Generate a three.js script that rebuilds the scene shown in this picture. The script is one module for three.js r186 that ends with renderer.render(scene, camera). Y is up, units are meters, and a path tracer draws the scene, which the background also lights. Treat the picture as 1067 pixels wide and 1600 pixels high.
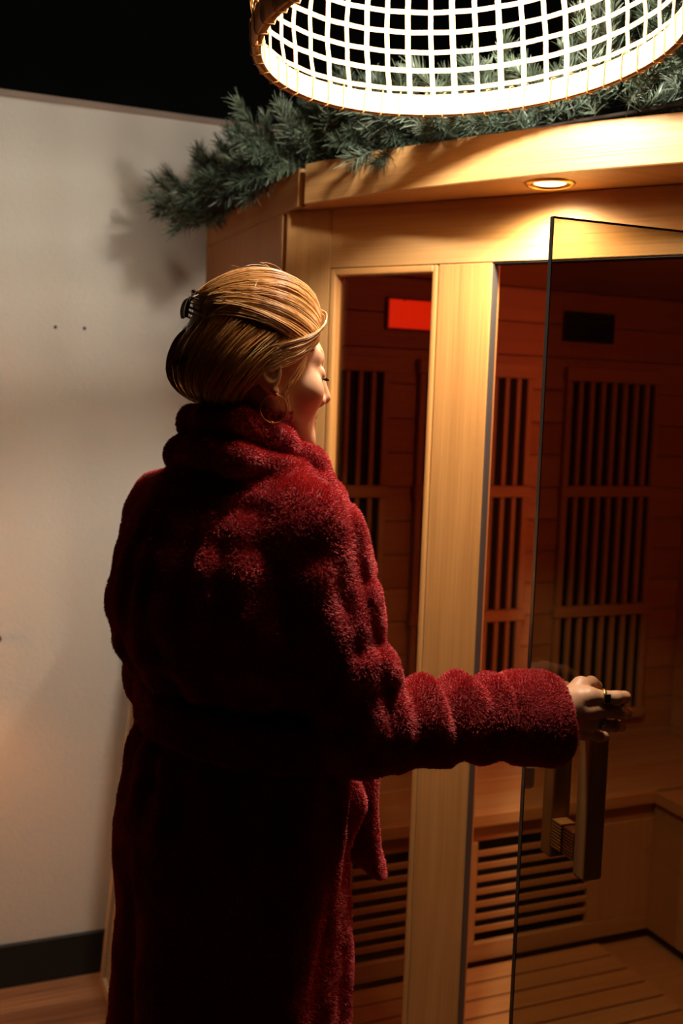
import * as THREE from 'three';
import { RoundedBoxGeometry } from 'three/addons/geometries/RoundedBoxGeometry.js';
import { mergeGeometries, mergeVertices } from 'three/addons/utils/BufferGeometryUtils.js';
import { RectAreaLightUniformsLib } from 'three/addons/lights/RectAreaLightUniformsLib.js';
import { ImprovedNoise } from 'three/addons/math/ImprovedNoise.js';

// ------------------------------------------------------------------ camera, light, exposure
const scene = new THREE.Scene();
scene.background = new THREE.Color(0x000000);
const camera = new THREE.PerspectiveCamera(50.95, 1067 / 1600, 0.05, 30);
camera.position.set(0, 1.55, 2.808);
camera.rotation.order = 'YXZ';
camera.rotation.set(-0.0985, -0.40233, 0.03374);
camera.focus = 1.5;
camera.userData.fStop = 4;
scene.add(camera);

const renderer = new THREE.WebGLRenderer({ antialias: true });
renderer.shadowMap.enabled = true;
RectAreaLightUniformsLib.init();
renderer.toneMapping = THREE.LinearToneMapping;
renderer.toneMappingExposure = 1.0;

const LIGHT = {
  pendant: 3.7,        // bulb in the woven pendant, neutral white
  downlight: 2.3,      // spot in the sauna canopy, amber
  redPanel: 1.0, saunaRed: 0.85, saunaAmber: 0.8,
  sideLamp: 0.75, track: 4.6,       // small warm lamp left of the frame
};

const FUR = { density: 190000, length: 0.0045, width: 0.0055 };

// ------------------------------------------------------------------ helpers
let seedState = 12345;
function rnd() { seedState = (seedState + 0x6d2b79f5) | 0; let t = Math.imul(seedState ^ (seedState >>> 15), 1 | seedState); t = (t + Math.imul(t ^ (t >>> 7), 61 | t)) ^ t; return ((t ^ (t >>> 14)) >>> 0) / 4294967296; }
const reseed = (n) => { seedState = n; };
const rr = (a, b) => a + (b - a) * rnd();
const lerp = (a, b, t) => a + (b - a) * t;
const clamp = (x, a, b) => Math.min(b, Math.max(a, x));
const sstep = (a, b, x) => { const t = clamp((x - a) / (b - a), 0, 1); return t * t * (3 - 2 * t); };
const V = (x, y, z) => new THREE.Vector3(x, y, z);
const perlin = new ImprovedNoise();
const noise = (x, y, z) => perlin.noise(x, y, z);

const used = new Map();
function numbered(name) { const n = used.get(name) ?? 0; used.set(name, n + 1); return n ? `${name}_${String(n).padStart(3, '0')}` : name; }
function shadow(o) { o.castShadow = true; o.receiveShadow = true; return o; }
function thing(name, label, category, pos = [0, 0, 0], turn = 0, group) {
  const o = new THREE.Group(); o.name = numbered(name); o.position.set(...pos); o.rotation.y = turn;
  o.userData = { label, category }; if (group) o.userData.group = group;
  scene.add(o); return o;
}
function part(name, geo, mat, parent, pos, rot) {
  const m = shadow(new THREE.Mesh(geo, mat)); m.name = numbered(name);
  if (pos) m.position.set(...pos); if (rot) m.rotation.set(...rot);
  parent.add(m); return m;
}
function group(name, parent, pos, turn) { const g = new THREE.Group(); g.name = numbered(name); if (pos) g.position.set(...pos); if (turn) g.rotation.y = turn; parent.add(g); return g; }
function struct(name, geo, mat, pos) { const m = part(name, geo, mat, scene, pos); m.userData.kind = 'structure'; return m; }

// a box with chamfered edges and uv in metres, grain (v) along its longest side
function boxUV(g, grain, off = [0, 0]) {
  const p = g.attributes.position, n = g.attributes.normal, uv = new Float32Array(p.count * 2);
  for (let i = 0; i < p.count; i++) {
    const P = [p.getX(i), p.getY(i), p.getZ(i)], N = [Math.abs(n.getX(i)), Math.abs(n.getY(i)), Math.abs(n.getZ(i))];
    const d = N.indexOf(Math.max(...N)); let a, b;
    const others = [0, 1, 2].filter((k) => k !== d);
    if (d === grain) { a = P[others[0]]; b = P[others[1]] * 0.2; } else { b = P[grain]; a = P[others.find((k) => k !== grain)]; }
    uv[i * 2] = a + off[0]; uv[i * 2 + 1] = b + off[1];
  }
  g.setAttribute('uv', new THREE.BufferAttribute(uv, 2)); return g;
}
const boxCache = new Map();
function wbox(w, h, d, r = 0.002, grain = -1) {
  const v = Math.floor(rnd() * 3), key = [w.toFixed(4), h.toFixed(4), d.toFixed(4), r, grain, v].join();
  if (boxCache.has(key)) return boxCache.get(key);
  const g = r > 0 ? new RoundedBoxGeometry(w, h, d, r > 0.004 ? 3 : 1, Math.min(r, w / 2.01, h / 2.01, d / 2.01)) : new THREE.BoxGeometry(w, h, d);
  const dims = [w, h, d]; const gr = grain < 0 ? dims.indexOf(Math.max(...dims)) : grain;
  boxUV(g, gr, [rr(0, 3), rr(0, 3)]); boxCache.set(key, g); return g;
}
function tube(pts, r, seg = 24, rad = 8, closed = false) { return new THREE.TubeGeometry(new THREE.CatmullRomCurve3(pts, closed, 'centripetal'), seg, r, rad, closed); }

// textures -----------------------------------------------------------
function dataTex(w, h, f, srgb) {
  const d = new Uint8Array(w * h * 4);
  for (let y = 0; y < h; y++) for (let x = 0; x < w; x++) { const c = f(x / w, y / h, x, y), i = (y * w + x) * 4; for (let k = 0; k < 3; k++) d[i + k] = clamp(Math.round(c[k] * 255), 0, 255); d[i + 3] = 255; }
  const t = new THREE.DataTexture(d, w, h); t.wrapS = t.wrapT = THREE.RepeatWrapping; t.magFilter = THREE.LinearFilter; t.minFilter = THREE.LinearMipmapLinearFilter; t.generateMipmaps = true;
  if (srgb) t.colorSpace = THREE.SRGBColorSpace; t.needsUpdate = true; return t;
}
// periodic value noise
function makeVN(seed) {
  const tab = new Float32Array(65536); let s = seed; for (let i = 0; i < 65536; i++) { s = (Math.imul(s, 1664525) + 1013904223) | 0; tab[i] = (s >>> 8) / 16777216; }
  return (x, y, px, py) => { // periods px, py (integers)
    const xi = Math.floor(x), yi = Math.floor(y), fx = x - xi, fy = y - yi, u = fx * fx * (3 - 2 * fx), v = fy * fy * (3 - 2 * fy);
    const at = (i, j) => tab[((((j % py) + py) % py) * 251 + (((i % px) + px) % px)) & 65535];
    return lerp(lerp(at(xi, yi), at(xi + 1, yi), u), lerp(at(xi, yi + 1), at(xi + 1, yi + 1), u), v);
  };
}
const vn = makeVN(7), vn2 = makeVN(991);
function woodTex(base, dark, contrast) {
  // covers 0.5 m across by 2 m along
  return dataTex(512, 1024, (u, v) => {
    const wob = (vn(u * 6, v * 5, 6, 5) - 0.5) * 0.05;
    const fine = vn2((u + wob * 0.3) * 170, v * 14, 170, 14), mid = vn((u + wob) * 44, v * 6, 44, 6), wide = vn2((u + wob) * 12, v * 3, 12, 3);
    let t = fine * 0.4 + mid * 0.38 + wide * 0.22; t = clamp((t - 0.5) * contrast + 0.5, 0, 1);
    return [0, 1, 2].map((k) => lerp(dark[k], base[k], t));
  }, true);
}
function repeatIn(t, w, h) { const c = t.clone(); c.repeat.set(1 / w, 1 / h); c.needsUpdate = true; return c; }
const texHemlock = repeatIn(woodTex([0.77, 0.59, 0.36], [0.66, 0.48, 0.27], 1.0), 0.5, 2);
const texFloor = repeatIn(woodTex([0.62, 0.47, 0.33], [0.38, 0.26, 0.17], 1.5), 0.5, 2);
const texGrainBump = repeatIn(dataTex(512, 512, (u, v) => { const a = vn(u * 200, v * 10, 200, 10); return [a, a, a]; }), 0.5, 2);
const texPlaster = repeatIn(dataTex(512, 512, (u, v) => { const a = 0.45 * vn(u * 120, v * 120, 120, 120) + 0.35 * vn2(u * 48, v * 48, 48, 48) + 0.2 * vn(u * 10, v * 10, 10, 10); return [a, a, a]; }), 0.6, 0.6);

const std = (o) => new THREE.MeshStandardMaterial(o), phys = (o) => new THREE.MeshPhysicalMaterial(o);
const M = {
  hemlock: std({ map: texHemlock, roughness: 0.5, bumpMap: texGrainBump, bumpScale: 0.0003 }),
  hemlockLight: std({ map: texHemlock, color: 0xfff4e4, roughness: 0.5, bumpMap: texGrainBump, bumpScale: 0.0003 }),
  hemlockDeep: std({ map: texHemlock, color: 0xf4e8da, roughness: 0.52, bumpMap: texGrainBump, bumpScale: 0.0003 }),
  floorWood: std({ map: texFloor, roughness: 0.5, bumpMap: texGrainBump, bumpScale: 0.0003 }),
  floorWoodB: std({ map: texFloor, color: 0xd8cbbd, roughness: 0.5, bumpMap: texGrainBump, bumpScale: 0.0003 }),
  plaster: std({ color: new THREE.Color().setRGB(0.58, 0.56, 0.49), roughness: 0.9, bumpMap: texPlaster, bumpScale: 0.0008 }),
  dark: std({ color: 0x0a0b0b, roughness: 0.9 }),
  darkPaint: std({ color: 0x101414, roughness: 0.75 }),
  trimPaint: std({ color: 0x8d7b6d, roughness: 0.7 }),
  blackPaint: std({ color: 0x0c1210, roughness: 0.55 }),
  heaterBlack: std({ color: 0x0b0b0c, roughness: 0.7 }),
  gasket: std({ color: 0x3a3937, roughness: 0.8 }),
  blackPlastic: std({ color: 0x0d0d0e, roughness: 0.45 }),
  steel: std({ color: 0xb9b6b0, roughness: 0.28, metalness: 1 }),
  brass: std({ color: 0xc7a25a, roughness: 0.3, metalness: 1 }),
  cane: std({ color: 0xc9a26c, roughness: 0.6 }),
  caneB: std({ color: 0xbd9460, roughness: 0.6 }),
  caneRim: std({ color: 0xb98a52, roughness: 0.55 }),
  whitePlastic: phys({ color: 0xf2ead8, roughness: 0.4, transmission: 0.15 }),
  windowGlass: phys({ color: new THREE.Color().setRGB(0.62, 0.55, 0.48), roughness: 0.02, transmission: 1, thickness: 0, ior: 1.5 }),
  doorGlass: phys({ color: new THREE.Color().setRGB(0.56, 0.51, 0.42), roughness: 0.02, transmission: 1, thickness: 0, ior: 1.5 }),
  glassEdge: std({ color: 0x060504, roughness: 0.35 }),
  frameWhite: std({ color: 0xa59a86, roughness: 0.55 }),
  boardWhite: std({ color: 0x9a9180, roughness: 0.5 }),
};
// ------------------------------------------------------------------ room shell
const XR = 2.42, XL = -2.2, ZF = 5.2, ZB = -1.6, HC = 3.3;
{
  const wallH = 2.269;
  struct('wall_back', boxUV(new THREE.BoxGeometry(XR - XL, wallH, 0.1), 1), M.plaster, [(XL + XR) / 2, wallH / 2, -0.05]);
  struct('trim_1', wbox(XR - XL, 0.016, 0.108, 0.002), M.trimPaint, [(XL + XR) / 2, wallH + 0.008, -0.048]);
  struct('baseboard_back', wbox(XR - XL, 0.116, 0.014, 0.003), M.blackPaint, [(XL + XR) / 2, 0.058, 0.007]);
  struct('wall_left', new THREE.BoxGeometry(0.1, HC, ZF - ZB), M.dark, [XL - 0.05, HC / 2, (ZF + ZB) / 2]);
  struct('wall_right', new THREE.BoxGeometry(0.1, HC, ZF - ZB), M.dark, [XR + 0.05, HC / 2, (ZF + ZB) / 2]);
  struct('wall_front', new THREE.BoxGeometry(XR - XL, HC, 0.1), M.dark, [(XL + XR) / 2, HC / 2, ZF + 0.05]);
  struct('wall_rear', new THREE.BoxGeometry(XR - XL, HC, 0.1), M.dark, [(XL + XR) / 2, HC / 2, ZB - 0.05]);
  struct('ceiling', new THREE.BoxGeometry(XR - XL, 0.1, ZF - ZB), M.dark, [(XL + XR) / 2, HC + 0.05, (ZF + ZB) / 2]);
  const floor = struct('floor', boxUV(new THREE.BoxGeometry(XR - XL, 0.1, ZF - ZB), 0), M.floorWoodB, [(XL + XR) / 2, -0.062, (ZF + ZB) / 2]);
  reseed(5);
  for (let r = 0; r < 14; r++) {
    const z = 0.075 + r * 0.13; let x = -1.7 + rr(0, 0.9);
    let prev = -1.95;
    while (prev < 0.75) {
      const end = Math.min(x, z > 0.7 ? 1.6 : 0.77); const w = end - prev;
      if (w > 0.05) part('floor_board', wbox(w - 0.0015, 0.012, 0.1285, 0.0012, 0), rnd() < 0.5 ? M.floorWood : M.floorWoodB, floor, [(prev + end) / 2 - (XL + XR) / 2, 0.056, z - (ZF + ZB) / 2]);
      prev = end; x = end + rr(0.8, 1.3); if (end >= 0.77 && z <= 0.7) break; if (end >= 1.6) break;
    }
  }
  // two screw holes with plugs in the wall
  for (const [x, y, w] of [[0.395, 1.723, 'left'], [0.467, 1.724, 'right']]) {
    const t = thing('wall_plug', `small dark screw hole in the white wall, the ${w} one of a pair`, 'wall plug', [x, y, 0.0]);
    const ring = new THREE.LatheGeometry([[0.0042, 0], [0.0042, 0.0012], [0.0030, 0.0018], [0.0024, 0.0006], [0.0001, 0.0004]].map((q) => new THREE.Vector2(...q)), 16); ring.rotateX(Math.PI / 2);
    part('plug', ring, M.blackPlastic, t);
  }
  // peg at the left edge
  {
    const t = thing('wall_peg', 'small reddish brown wooden peg on the white wall at the left edge', 'peg', [0.255, 0.937, 0]);
    const g = new THREE.LatheGeometry([[0.0, 0], [0.006, 0], [0.005, 0.012], [0.009, 0.022], [0.0095, 0.028], [0.006, 0.033], [0.0001, 0.034]].map((q) => new THREE.Vector2(...q)), 20); g.rotateX(Math.PI / 2);
    part('peg', g, std({ color: 0x6b2f1c, roughness: 0.5 }), t);
  }
  // framed panel leaning against the sauna's side
  {
    const W = 0.5, H = 1.22, lean = 0.09;
    const t = thing('leaning_panel', 'pale framed panel leaning against the side of the sauna behind the woman', 'panel', [0.512, 0, 0.065]);
    const inner = group('framed_panel', t); inner.rotation.z = -lean; // leans towards +x
    const fr = 0.028, th = 0.022;
    part('frame_rail', wbox(th, H, fr, 0.003), M.frameWhite, inner, [th / 2, H / 2, fr / 2]);
    part('frame_rail', wbox(th, H, fr, 0.003), M.frameWhite, inner, [th / 2, H / 2, W - fr / 2]);
    part('frame_rail', wbox(th, fr, W - 2 * fr, 0.003), M.frameWhite, inner, [th / 2, fr / 2, W / 2]);
    part('frame_rail', wbox(th, fr, W - 2 * fr, 0.003), M.frameWhite, inner, [th / 2, H - fr / 2, W / 2]);
    part('board', wbox(0.006, H - 2 * fr, W - 2 * fr, 0), M.boardWhite, inner, [th * 0.6, H / 2, W / 2]);
  }
  // track spotlight on the dark ceiling, aimed at the white wall
  {
    const t = thing('track_spotlight', 'small black ceiling spotlight aimed down at the white wall', 'spotlight', [0.35, HC, 0.95]);
    part('ceiling_mount', new THREE.CylinderGeometry(0.05, 0.05, 0.03, 24), M.blackPaint, t, [0, -0.016, 0]);
    part('stem', new THREE.CylinderGeometry(0.008, 0.008, 0.1, 10), M.blackPaint, t, [0, -0.08, 0]);
    const aim = V(0.18 - 0.35, 1.0 - (HC - 0.15), 0 - 0.95), dir = aim.clone().normalize(), head = group('lamp_head', t, [0, -0.15, 0]);
    head.quaternion.setFromUnitVectors(V(0, -1, 0), dir);
    part('housing', new THREE.LatheGeometry([[0, 0.06], [0.03, 0.06], [0.045, 0.03], [0.05, -0.06], [0.044, -0.06], [0.04, 0.0], [0, 0.01]].map((q) => new THREE.Vector2(...q)), 28), M.blackPaint, head);
    part('lens', new THREE.CylinderGeometry(0.038, 0.038, 0.004, 28), std({ color: 0xfff2dc, emissive: 0xffe6c0, emissiveIntensity: 4 }), head, [0, -0.03, 0]);
    const l = new THREE.SpotLight(0xfff0dc, LIGHT.track, 0, 0.52, 1, 2); l.position.set(0, -0.064, 0); l.target.position.set(0, -1, 0); l.castShadow = true; l.shadow.radius = 6.0; head.add(l, l.target);
  }
  // warm lamp standing left of the frame, near the wall
  {
    const t = thing('floor_lamp', 'slim floor lamp with a warm fabric shade by the white wall', 'lamp', [-0.16, 0, 0.17]);
    part('base', new THREE.LatheGeometry([[0, 0], [0.11, 0], [0.11, 0.012], [0.02, 0.022], [0.0, 0.022]].map((q) => new THREE.Vector2(...q)), 32), M.blackPaint, t);
    part('pole', new THREE.CylinderGeometry(0.008, 0.008, 0.86, 12), M.blackPaint, t, [0, 0.45, 0]);
    part('shade', new THREE.CylinderGeometry(0.10, 0.13, 0.2, 40, 1, true), phys({ color: 0xf0e2c8, roughness: 1, transmission: 0.45, side: THREE.DoubleSide }), t, [0, 1.0, 0]);
    part('bulb', new THREE.SphereGeometry(0.028, 20, 14), std({ color: 0xffe0b0, emissive: 0xff9a3c, emissiveIntensity: 6 }), t, [0, 0.97, 0]);
    const l = new THREE.PointLight(0xff9430, LIGHT.sideLamp); l.position.set(0, 0.97, 0); l.castShadow = true; l.shadow.radius = 1.5; t.add(l);
  }
}
// ------------------------------------------------------------------ corner sauna
const QX = 0.781, QZ = 0.624, TX = 0.606, TZ = 0.7955, FRONT = -Math.atan2(TZ, TX), UEND = 1.575;
const UF = (u, out = 0, y = 0) => [QX + u * TX - out * TZ, y, QZ + u * TZ + out * TX];
const archOut = (u) => 0.161 - 0.197 * (u - 0.7875) ** 2;
const sauna = thing('sauna', 'corner infrared sauna of pale wood with bowed canopy and tinted glass', 'sauna', [QX, 0, 0]);
const rel = (p) => [p[0] - QX, p[1], p[2]];
const DEPTH = 0.045;
function front(name, u0, u1, y0, y1, o0, o1, mat, parent = sauna, r = 0.003, grain = -1) {
  const g = wbox(u1 - u0, y1 - y0, o1 - o0, r, grain), c = UF((u0 + u1) / 2, (o0 + o1) / 2, (y0 + y1) / 2);
  const m = part(name, g, mat, parent, rel(c)); m.rotation.y = FRONT; return m;
}
reseed(21);
{
  const H = 1.953, top = 1.832;
  front('front_post', 0, 0.1105, 0, H, -DEPTH, 0, M.hemlock);
  front('front_post', UEND - 0.1105, UEND, 0, H, -DEPTH, 0, M.hemlock);
  front('header', 0.1112, UEND - 0.1112, top, H, -DEPTH, 0, M.hemlock, sauna, 0.002);
  front('mullion', 0.3565, 0.4687, 0.14, top - 0.0005, -DEPTH, 0, M.hemlockLight);
  front('mullion', 1.1063, 1.2185, 0.14, top - 0.0005, -DEPTH, 0, M.hemlockLight);
  front('bottom_rail', 0.1112, 0.4687, 0, 0.1395, -DEPTH, 0, M.hemlock);
  front('bottom_rail', 1.1063, UEND - 0.1112, 0, 0.1395, -DEPTH, 0, M.hemlock);
  front('threshold', 0.4692, 1.1058, 0, 0.085, -DEPTH, 0, M.hemlockDeep);
  for (const [a, b] of [[0.1112, 0.356], [1.219, UEND - 0.1112]]) {
    const w = 0.0165;
    front('window_bead', a, a + w, 0.14, top - 0.001, -0.03, 0.004, M.hemlockLight, sauna, 0.006);
    front('window_bead', b - w * 0.75, b, 0.14, top - 0.001, -0.03, 0.002, M.hemlockLight, sauna, 0.005);
    front('window_bead', a + w * 0.6, b - w * 0.5, top - w, top - 0.001, -0.03, 0.0035, M.hemlockLight, sauna, 0.005);
    front('window_bead', a + w * 0.6, b - w * 0.5, 0.14, 0.14 + w, -0.03, 0.0035, M.hemlockLight, sauna, 0.005);
    const g = front('window_pane', a + 0.006, b - 0.005, 0.146, top - 0.006, -0.023, -0.017, M.windowGlass, sauna, 0); g.userData.label = 'tinted window glass';
  }
  const G = M.gasket;
  front('door_gasket', 0.4688, 0.4712, 0.086, top - 0.003, -0.029, -0.003, G, sauna, 0.001);
  front('door_gasket', 1.1036, 1.1062, 0.086, top - 0.003, -0.029, -0.003, G, sauna, 0.001);
  front('door_gasket', 0.4715, 1.1033, top - 0.0035, top - 0.0008, -0.034, -0.003, M.blackPlastic, sauna, 0.001);
  // side panels of the pentagon
  const RX = QX + UEND * TX, RZ = QZ + UEND * TZ;
  const sp = part('side_panel', wbox(0.035, H, QZ - 0.03, 0.002, 1), M.hemlockDeep, sauna, rel([QX + 0.0175, H / 2, (QZ - 0.03) / 2 + 0.003]));
  part('side_panel', wbox(XR - RX - 0.06, H, 0.035, 0.002, 1), M.hemlockDeep, sauna, rel([(RX + XR) / 2 + 0.02, H / 2, RZ - 0.0175]));
  part('back_panel', wbox(XR - QX - 0.04, H, 0.02, 0.001), M.hemlockDeep, sauna, rel([(QX + XR) / 2 + 0.015, H / 2, 0.018]));
  part('back_panel', wbox(0.02, H, RZ - 0.05, 0.001), M.hemlockDeep, sauna, rel([XR - 0.014, H / 2, RZ / 2 + 0.005]));
  // roof, soffit and curved fascia
  const arc = []; for (let i = 0; i <= 48; i++) { const u = lerp(0.083, UEND - 0.083, i / 48); arc.push([u, archOut(u)]); }
  const poly = (inset) => { const s = new THREE.Shape(), P = []; P.push([QX + 0.001, 0.004]); for (const [u, o] of arc) { const q = UF(u, o - inset); P.push([q[0], q[2]]); } P.push([XR - 0.003, RZ + 0.002]); P.push([XR - 0.003, 0.004]); P.forEach((q, i) => s[i ? 'lineTo' : 'moveTo'](q[0] - QX, -q[1])); return s; };
  const slab = (sh, y0, y1) => { const g = new THREE.ExtrudeGeometry(sh, { depth: y1 - y0, bevelEnabled: false }); g.rotateX(-Math.PI / 2); g.translate(0, y0, 0); return boxUV(g, 0); };
  part('soffit', slab(poly(0.021), H + 0.0005, H + 0.012), M.hemlock, sauna);
  part('roof', slab(poly(0.021), H + 0.0125, H + 0.068), M.hemlockDeep, sauna);
  { // fascia: a bent board
    const pos = [], uv = [], idx = [], y0 = H - 0.001, y1 = 2.0315, bev = 0.002; let len = 0;
    const prof = [[0, y0 + bev], [0, y1 - bev], [bev, y1], [0.02 - bev, y1], [0.02, y1 - bev], [0.02, y0], [bev, y0]];
    arc.forEach(([u, o], i) => { if (i) len += Math.hypot(u - arc[i - 1][0], o - arc[i - 1][1]); prof.forEach(([d, y]) => { const q = rel(UF(u, o - d, y)); pos.push(...q); uv.push(y, len); }); });
    const n = prof.length;
    for (let i = 0; i < arc.length - 1; i++) for (let k = 0; k < n; k++) { const a = i * n + k, b = i * n + (k + 1) % n, c = a + n, d = b + n; idx.push(a, c, b, b, c, d); }
    for (let k = 1; k < n - 1; k++) { idx.push(0, k, k + 1); const e = (arc.length - 1) * n; idx.push(e, e + k + 1, e + k); }
    let g = new THREE.BufferGeometry(); g.setAttribute('position', new THREE.Float32BufferAttribute(pos, 3)); g.setAttribute('uv', new THREE.Float32BufferAttribute(uv, 2)); g.setIndex(idx);
    g = g.toNonIndexed(); g.computeVertexNormals();
    // smooth along the arc: average normals of coincident vertices with similar direction
    const P = g.attributes.position, N = g.attributes.normal, map = new Map();
    for (let i = 0; i < P.count; i++) { const k = [P.getX(i), P.getY(i), P.getZ(i)].map((x) => x.toFixed(5)).join(); (map.get(k) ?? map.set(k, []).get(k)).push(i); }
    const out = new Float32Array(P.count * 3);
    for (const l of map.values()) for (const i of l) { const a = V(N.getX(i), N.getY(i), N.getZ(i)), s = V(0, 0, 0); for (const j of l) { const b = V(N.getX(j), N.getY(j), N.getZ(j)); if (a.dot(b) > 0.9) s.add(b); } s.normalize().toArray(out, i * 3); }
    g.setAttribute('normal', new THREE.BufferAttribute(out, 3));
    part('fascia', g, M.hemlock, sauna).userData.label = 'bowed canopy fascia board';
  }
  part('side_fascia', wbox(0.02, 0.078, 0.685, 0.002), M.hemlockDeep, sauna, rel([QX + 0.0105, H + 0.0395, 0.345]));
  // interior lining
  const x0 = 0.818, x1 = 2.392;
  for (let i = 0; i < 19; i++) { const y = 0.05 + i * 0.098; part('wall_board', wbox(x1 - x0, 0.0962, 0.02, 0.002), rnd() < 0.5 ? M.hemlock : M.hemlockDeep, sauna, rel([(x0 + x1) / 2, y + 0.049, 0.04])); }
  for (let i = 0; i < 19; i++) { const y = 0.05 + i * 0.098; part('wall_board', wbox(0.016, 0.0962, RZ - 0.10, 0.002), rnd() < 0.5 ? M.hemlock : M.hemlockDeep, sauna, rel([x1 - 0.012, y + 0.049, (RZ - 0.10) / 2 + 0.055])); }
  const ceilPoly = () => { const s = new THREE.Shape(), P = [[x0, 0.05], [x0, QZ - 0.03]]; for (const u of [0.03, UEND - 0.03]) { const q = UF(u, -0.05); P.push([q[0], q[2]]); } P.push([x1, RZ - 0.05], [x1, 0.05]); P.forEach((q, i) => s[i ? 'lineTo' : 'moveTo'](q[0] - QX, -q[1])); return s; };
  part('interior_ceiling', slab(ceilPoly(), 1.915, 1.93), M.hemlockDeep, sauna);
  part('floor_base', slab(ceilPoly(), 0.004, 0.07), M.hemlockDeep, sauna);
  for (let i = 0; i < 17; i++) { // duckboard planks along x
    const z = 0.487 + i * 0.07; const xa = z + 0.035 < QZ ? x0 + 0.02 : QX + (z + 0.035 - QZ) * TX / TZ + 0.075, xb = 1.80 + rr(-0.004, 0.004);
    if (xb - xa < 0.15) continue;
    part('floor_plank', wbox(xb - xa, 0.018, 0.061, 0.004), rnd() < 0.5 ? M.hemlock : M.hemlockLight, sauna, rel([(xa + xb) / 2, 0.092, z + 0.035]));
  }
  for (const x of [1.15, 1.45, 1.74]) part('floor_batten', wbox(0.04, 0.013, 0.7, 0.002), M.hemlockDeep, sauna, rel([x, 0.0765, x < 1.3 ? 0.84 : 0.87]));

  // infrared wall heaters
  const heaterGeo = {};
  for (const [xa, w] of [[0.935, 0.355], [1.405, 0.357], [1.902, 0.33]]) {
    const h = group('wall_heater', sauna, rel([xa, 0, 0.05]));
    part('heater_panel', wbox(w, 1.06, 0.004, 0.001), M.heaterBlack, h, [w / 2, 1.115, 0.003]);
    const rails = [[0.585, 0.615], [0.922, 0.956], [1.296, 1.330], [1.648, 1.69]];
    for (const [a, b] of rails) part('heater_rail', wbox(w + 0.03, b - a, 0.022, 0.003), M.hemlock, h, [w / 2, (a + b) / 2, 0.0165]);
    const n = Math.round(w / 0.0415);
    for (let s = 0; s < 3; s++) for (let i = 0; i <= n; i++) {
      const ya = rails[s][1], yb = rails[s + 1][0], edge = i === 0 || i === n;
      part('heater_slat', wbox(edge ? 0.02 : 0.0135, yb - ya, 0.016, 0.003), M.hemlock, h, [i * w / n, (ya + yb) / 2, 0.0135]);
    }
  }
  // vent with red light, and its dark twin
  for (const [xa, on] of [[1.286, true], [1.875, false]]) {
    const v = group(on ? 'red_light_panel' : 'vent_panel', sauna, rel([xa, 1.766, 0.05]));
    const w = 0.182, hh = 0.09, red = std({ color: 0x7a1206, emissive: 0xff2a06, emissiveIntensity: 1.5, roughness: 0.35 });
    v.userData.label = on ? 'glowing red light panel' : 'black vent panel';
    part('bezel', wbox(w, hh, 0.012, 0.002), on ? std({ color: 0x8c2a14, roughness: 0.4 }) : M.blackPlastic, v, [w / 2, hh / 2, 0.0065]);
    if (on) {
      for (let i = 0; i < 5; i++) { const ww = (w - 0.012) / 5; part('light_lens', wbox(ww - 0.001, hh - 0.012, 0.007, 0.0015), red, v, [0.006 + ww * (i + 0.5), hh / 2, 0.0125 + (i % 2) * 0.0012]); }
      const l = new THREE.RectAreaLight(0xff2406, LIGHT.redPanel, w, hh); l.position.set(w / 2, hh / 2, 0.022); l.rotation.y = Math.PI; v.add(l);
    } else for (let i = 0; i < 6; i++) part('louvre', wbox(w - 0.016, 0.008, 0.008, 0.001), M.blackPlastic, v, [w / 2, 0.012 + i * 0.0135, 0.0135], [0.5, 0, 0]);
    for (const sx of [0.05, w - 0.03]) part('screw', new THREE.SphereGeometry(0.0032, 10, 6), M.blackPlastic, v, [sx, hh - 0.007, on ? 0.0165 : 0.0135]);
  }
  // ceiling light inside the cabin (red with amber), above the header line
  {
    const v = group('ceiling_light', sauna, rel([1.66, 1.915, 1.30]));
    part('bezel', new THREE.CylinderGeometry(0.06, 0.065, 0.012, 32), M.blackPlastic, v, [0, -0.0065, 0]);
    part('lens', new THREE.CylinderGeometry(0.05, 0.05, 0.006, 32), std({ color: 0x802010, emissive: 0xff3a10, emissiveIntensity: 0.8 }), v, [0, -0.0145, 0]);
    const l = new THREE.PointLight(0xff7c66, LIGHT.saunaRed); l.position.set(0, -0.05, 0); l.castShadow = true; l.shadow.radius = 2.5; v.add(l);
    const a = new THREE.SpotLight(0xff8428, LIGHT.saunaAmber, 0, 0.72, 1, 2); a.position.set(0, -0.04, 0); a.castShadow = true; a.shadow.radius = 2.5; a.target.position.set(-0.28, -1.9, -0.75); v.add(a, a.target);
  }
  // downlight in the soffit
  {
    const v = group('downlight', sauna, rel(UF(0.603, 0.078, 1.953)));
    v.userData.label = 'round recessed downlight';
    const ring = new THREE.LatheGeometry([[0.034, 0.004], [0.0345, -0.002], [0.038, -0.004], [0.043, -0.003], [0.045, 0.0]].map((q) => new THREE.Vector2(...q)), 40);
    part('trim_ring', ring, M.brass, v);
    const lens = new THREE.SphereGeometry(0.0335, 32, 10, 0, Math.PI * 2, 0, Math.PI / 2); lens.scale(1, 0.2, 1); lens.rotateX(Math.PI); lens.translate(0, 0.004, 0);
    part('lens', lens, std({ color: 0xfff0d0, emissive: 0xffe0b0, emissiveIntensity: 5 }), v);
    const l = new THREE.SpotLight(0xffe8c4, LIGHT.downlight, 0, 1.42, 0.7, 2); l.position.set(0, -0.012, 0); l.target.position.set(0, -1, 0); l.castShadow = true; l.shadow.radius = 1.3; l.shadow.camera.near = 0.02; v.add(l, l.target);
  }
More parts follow.
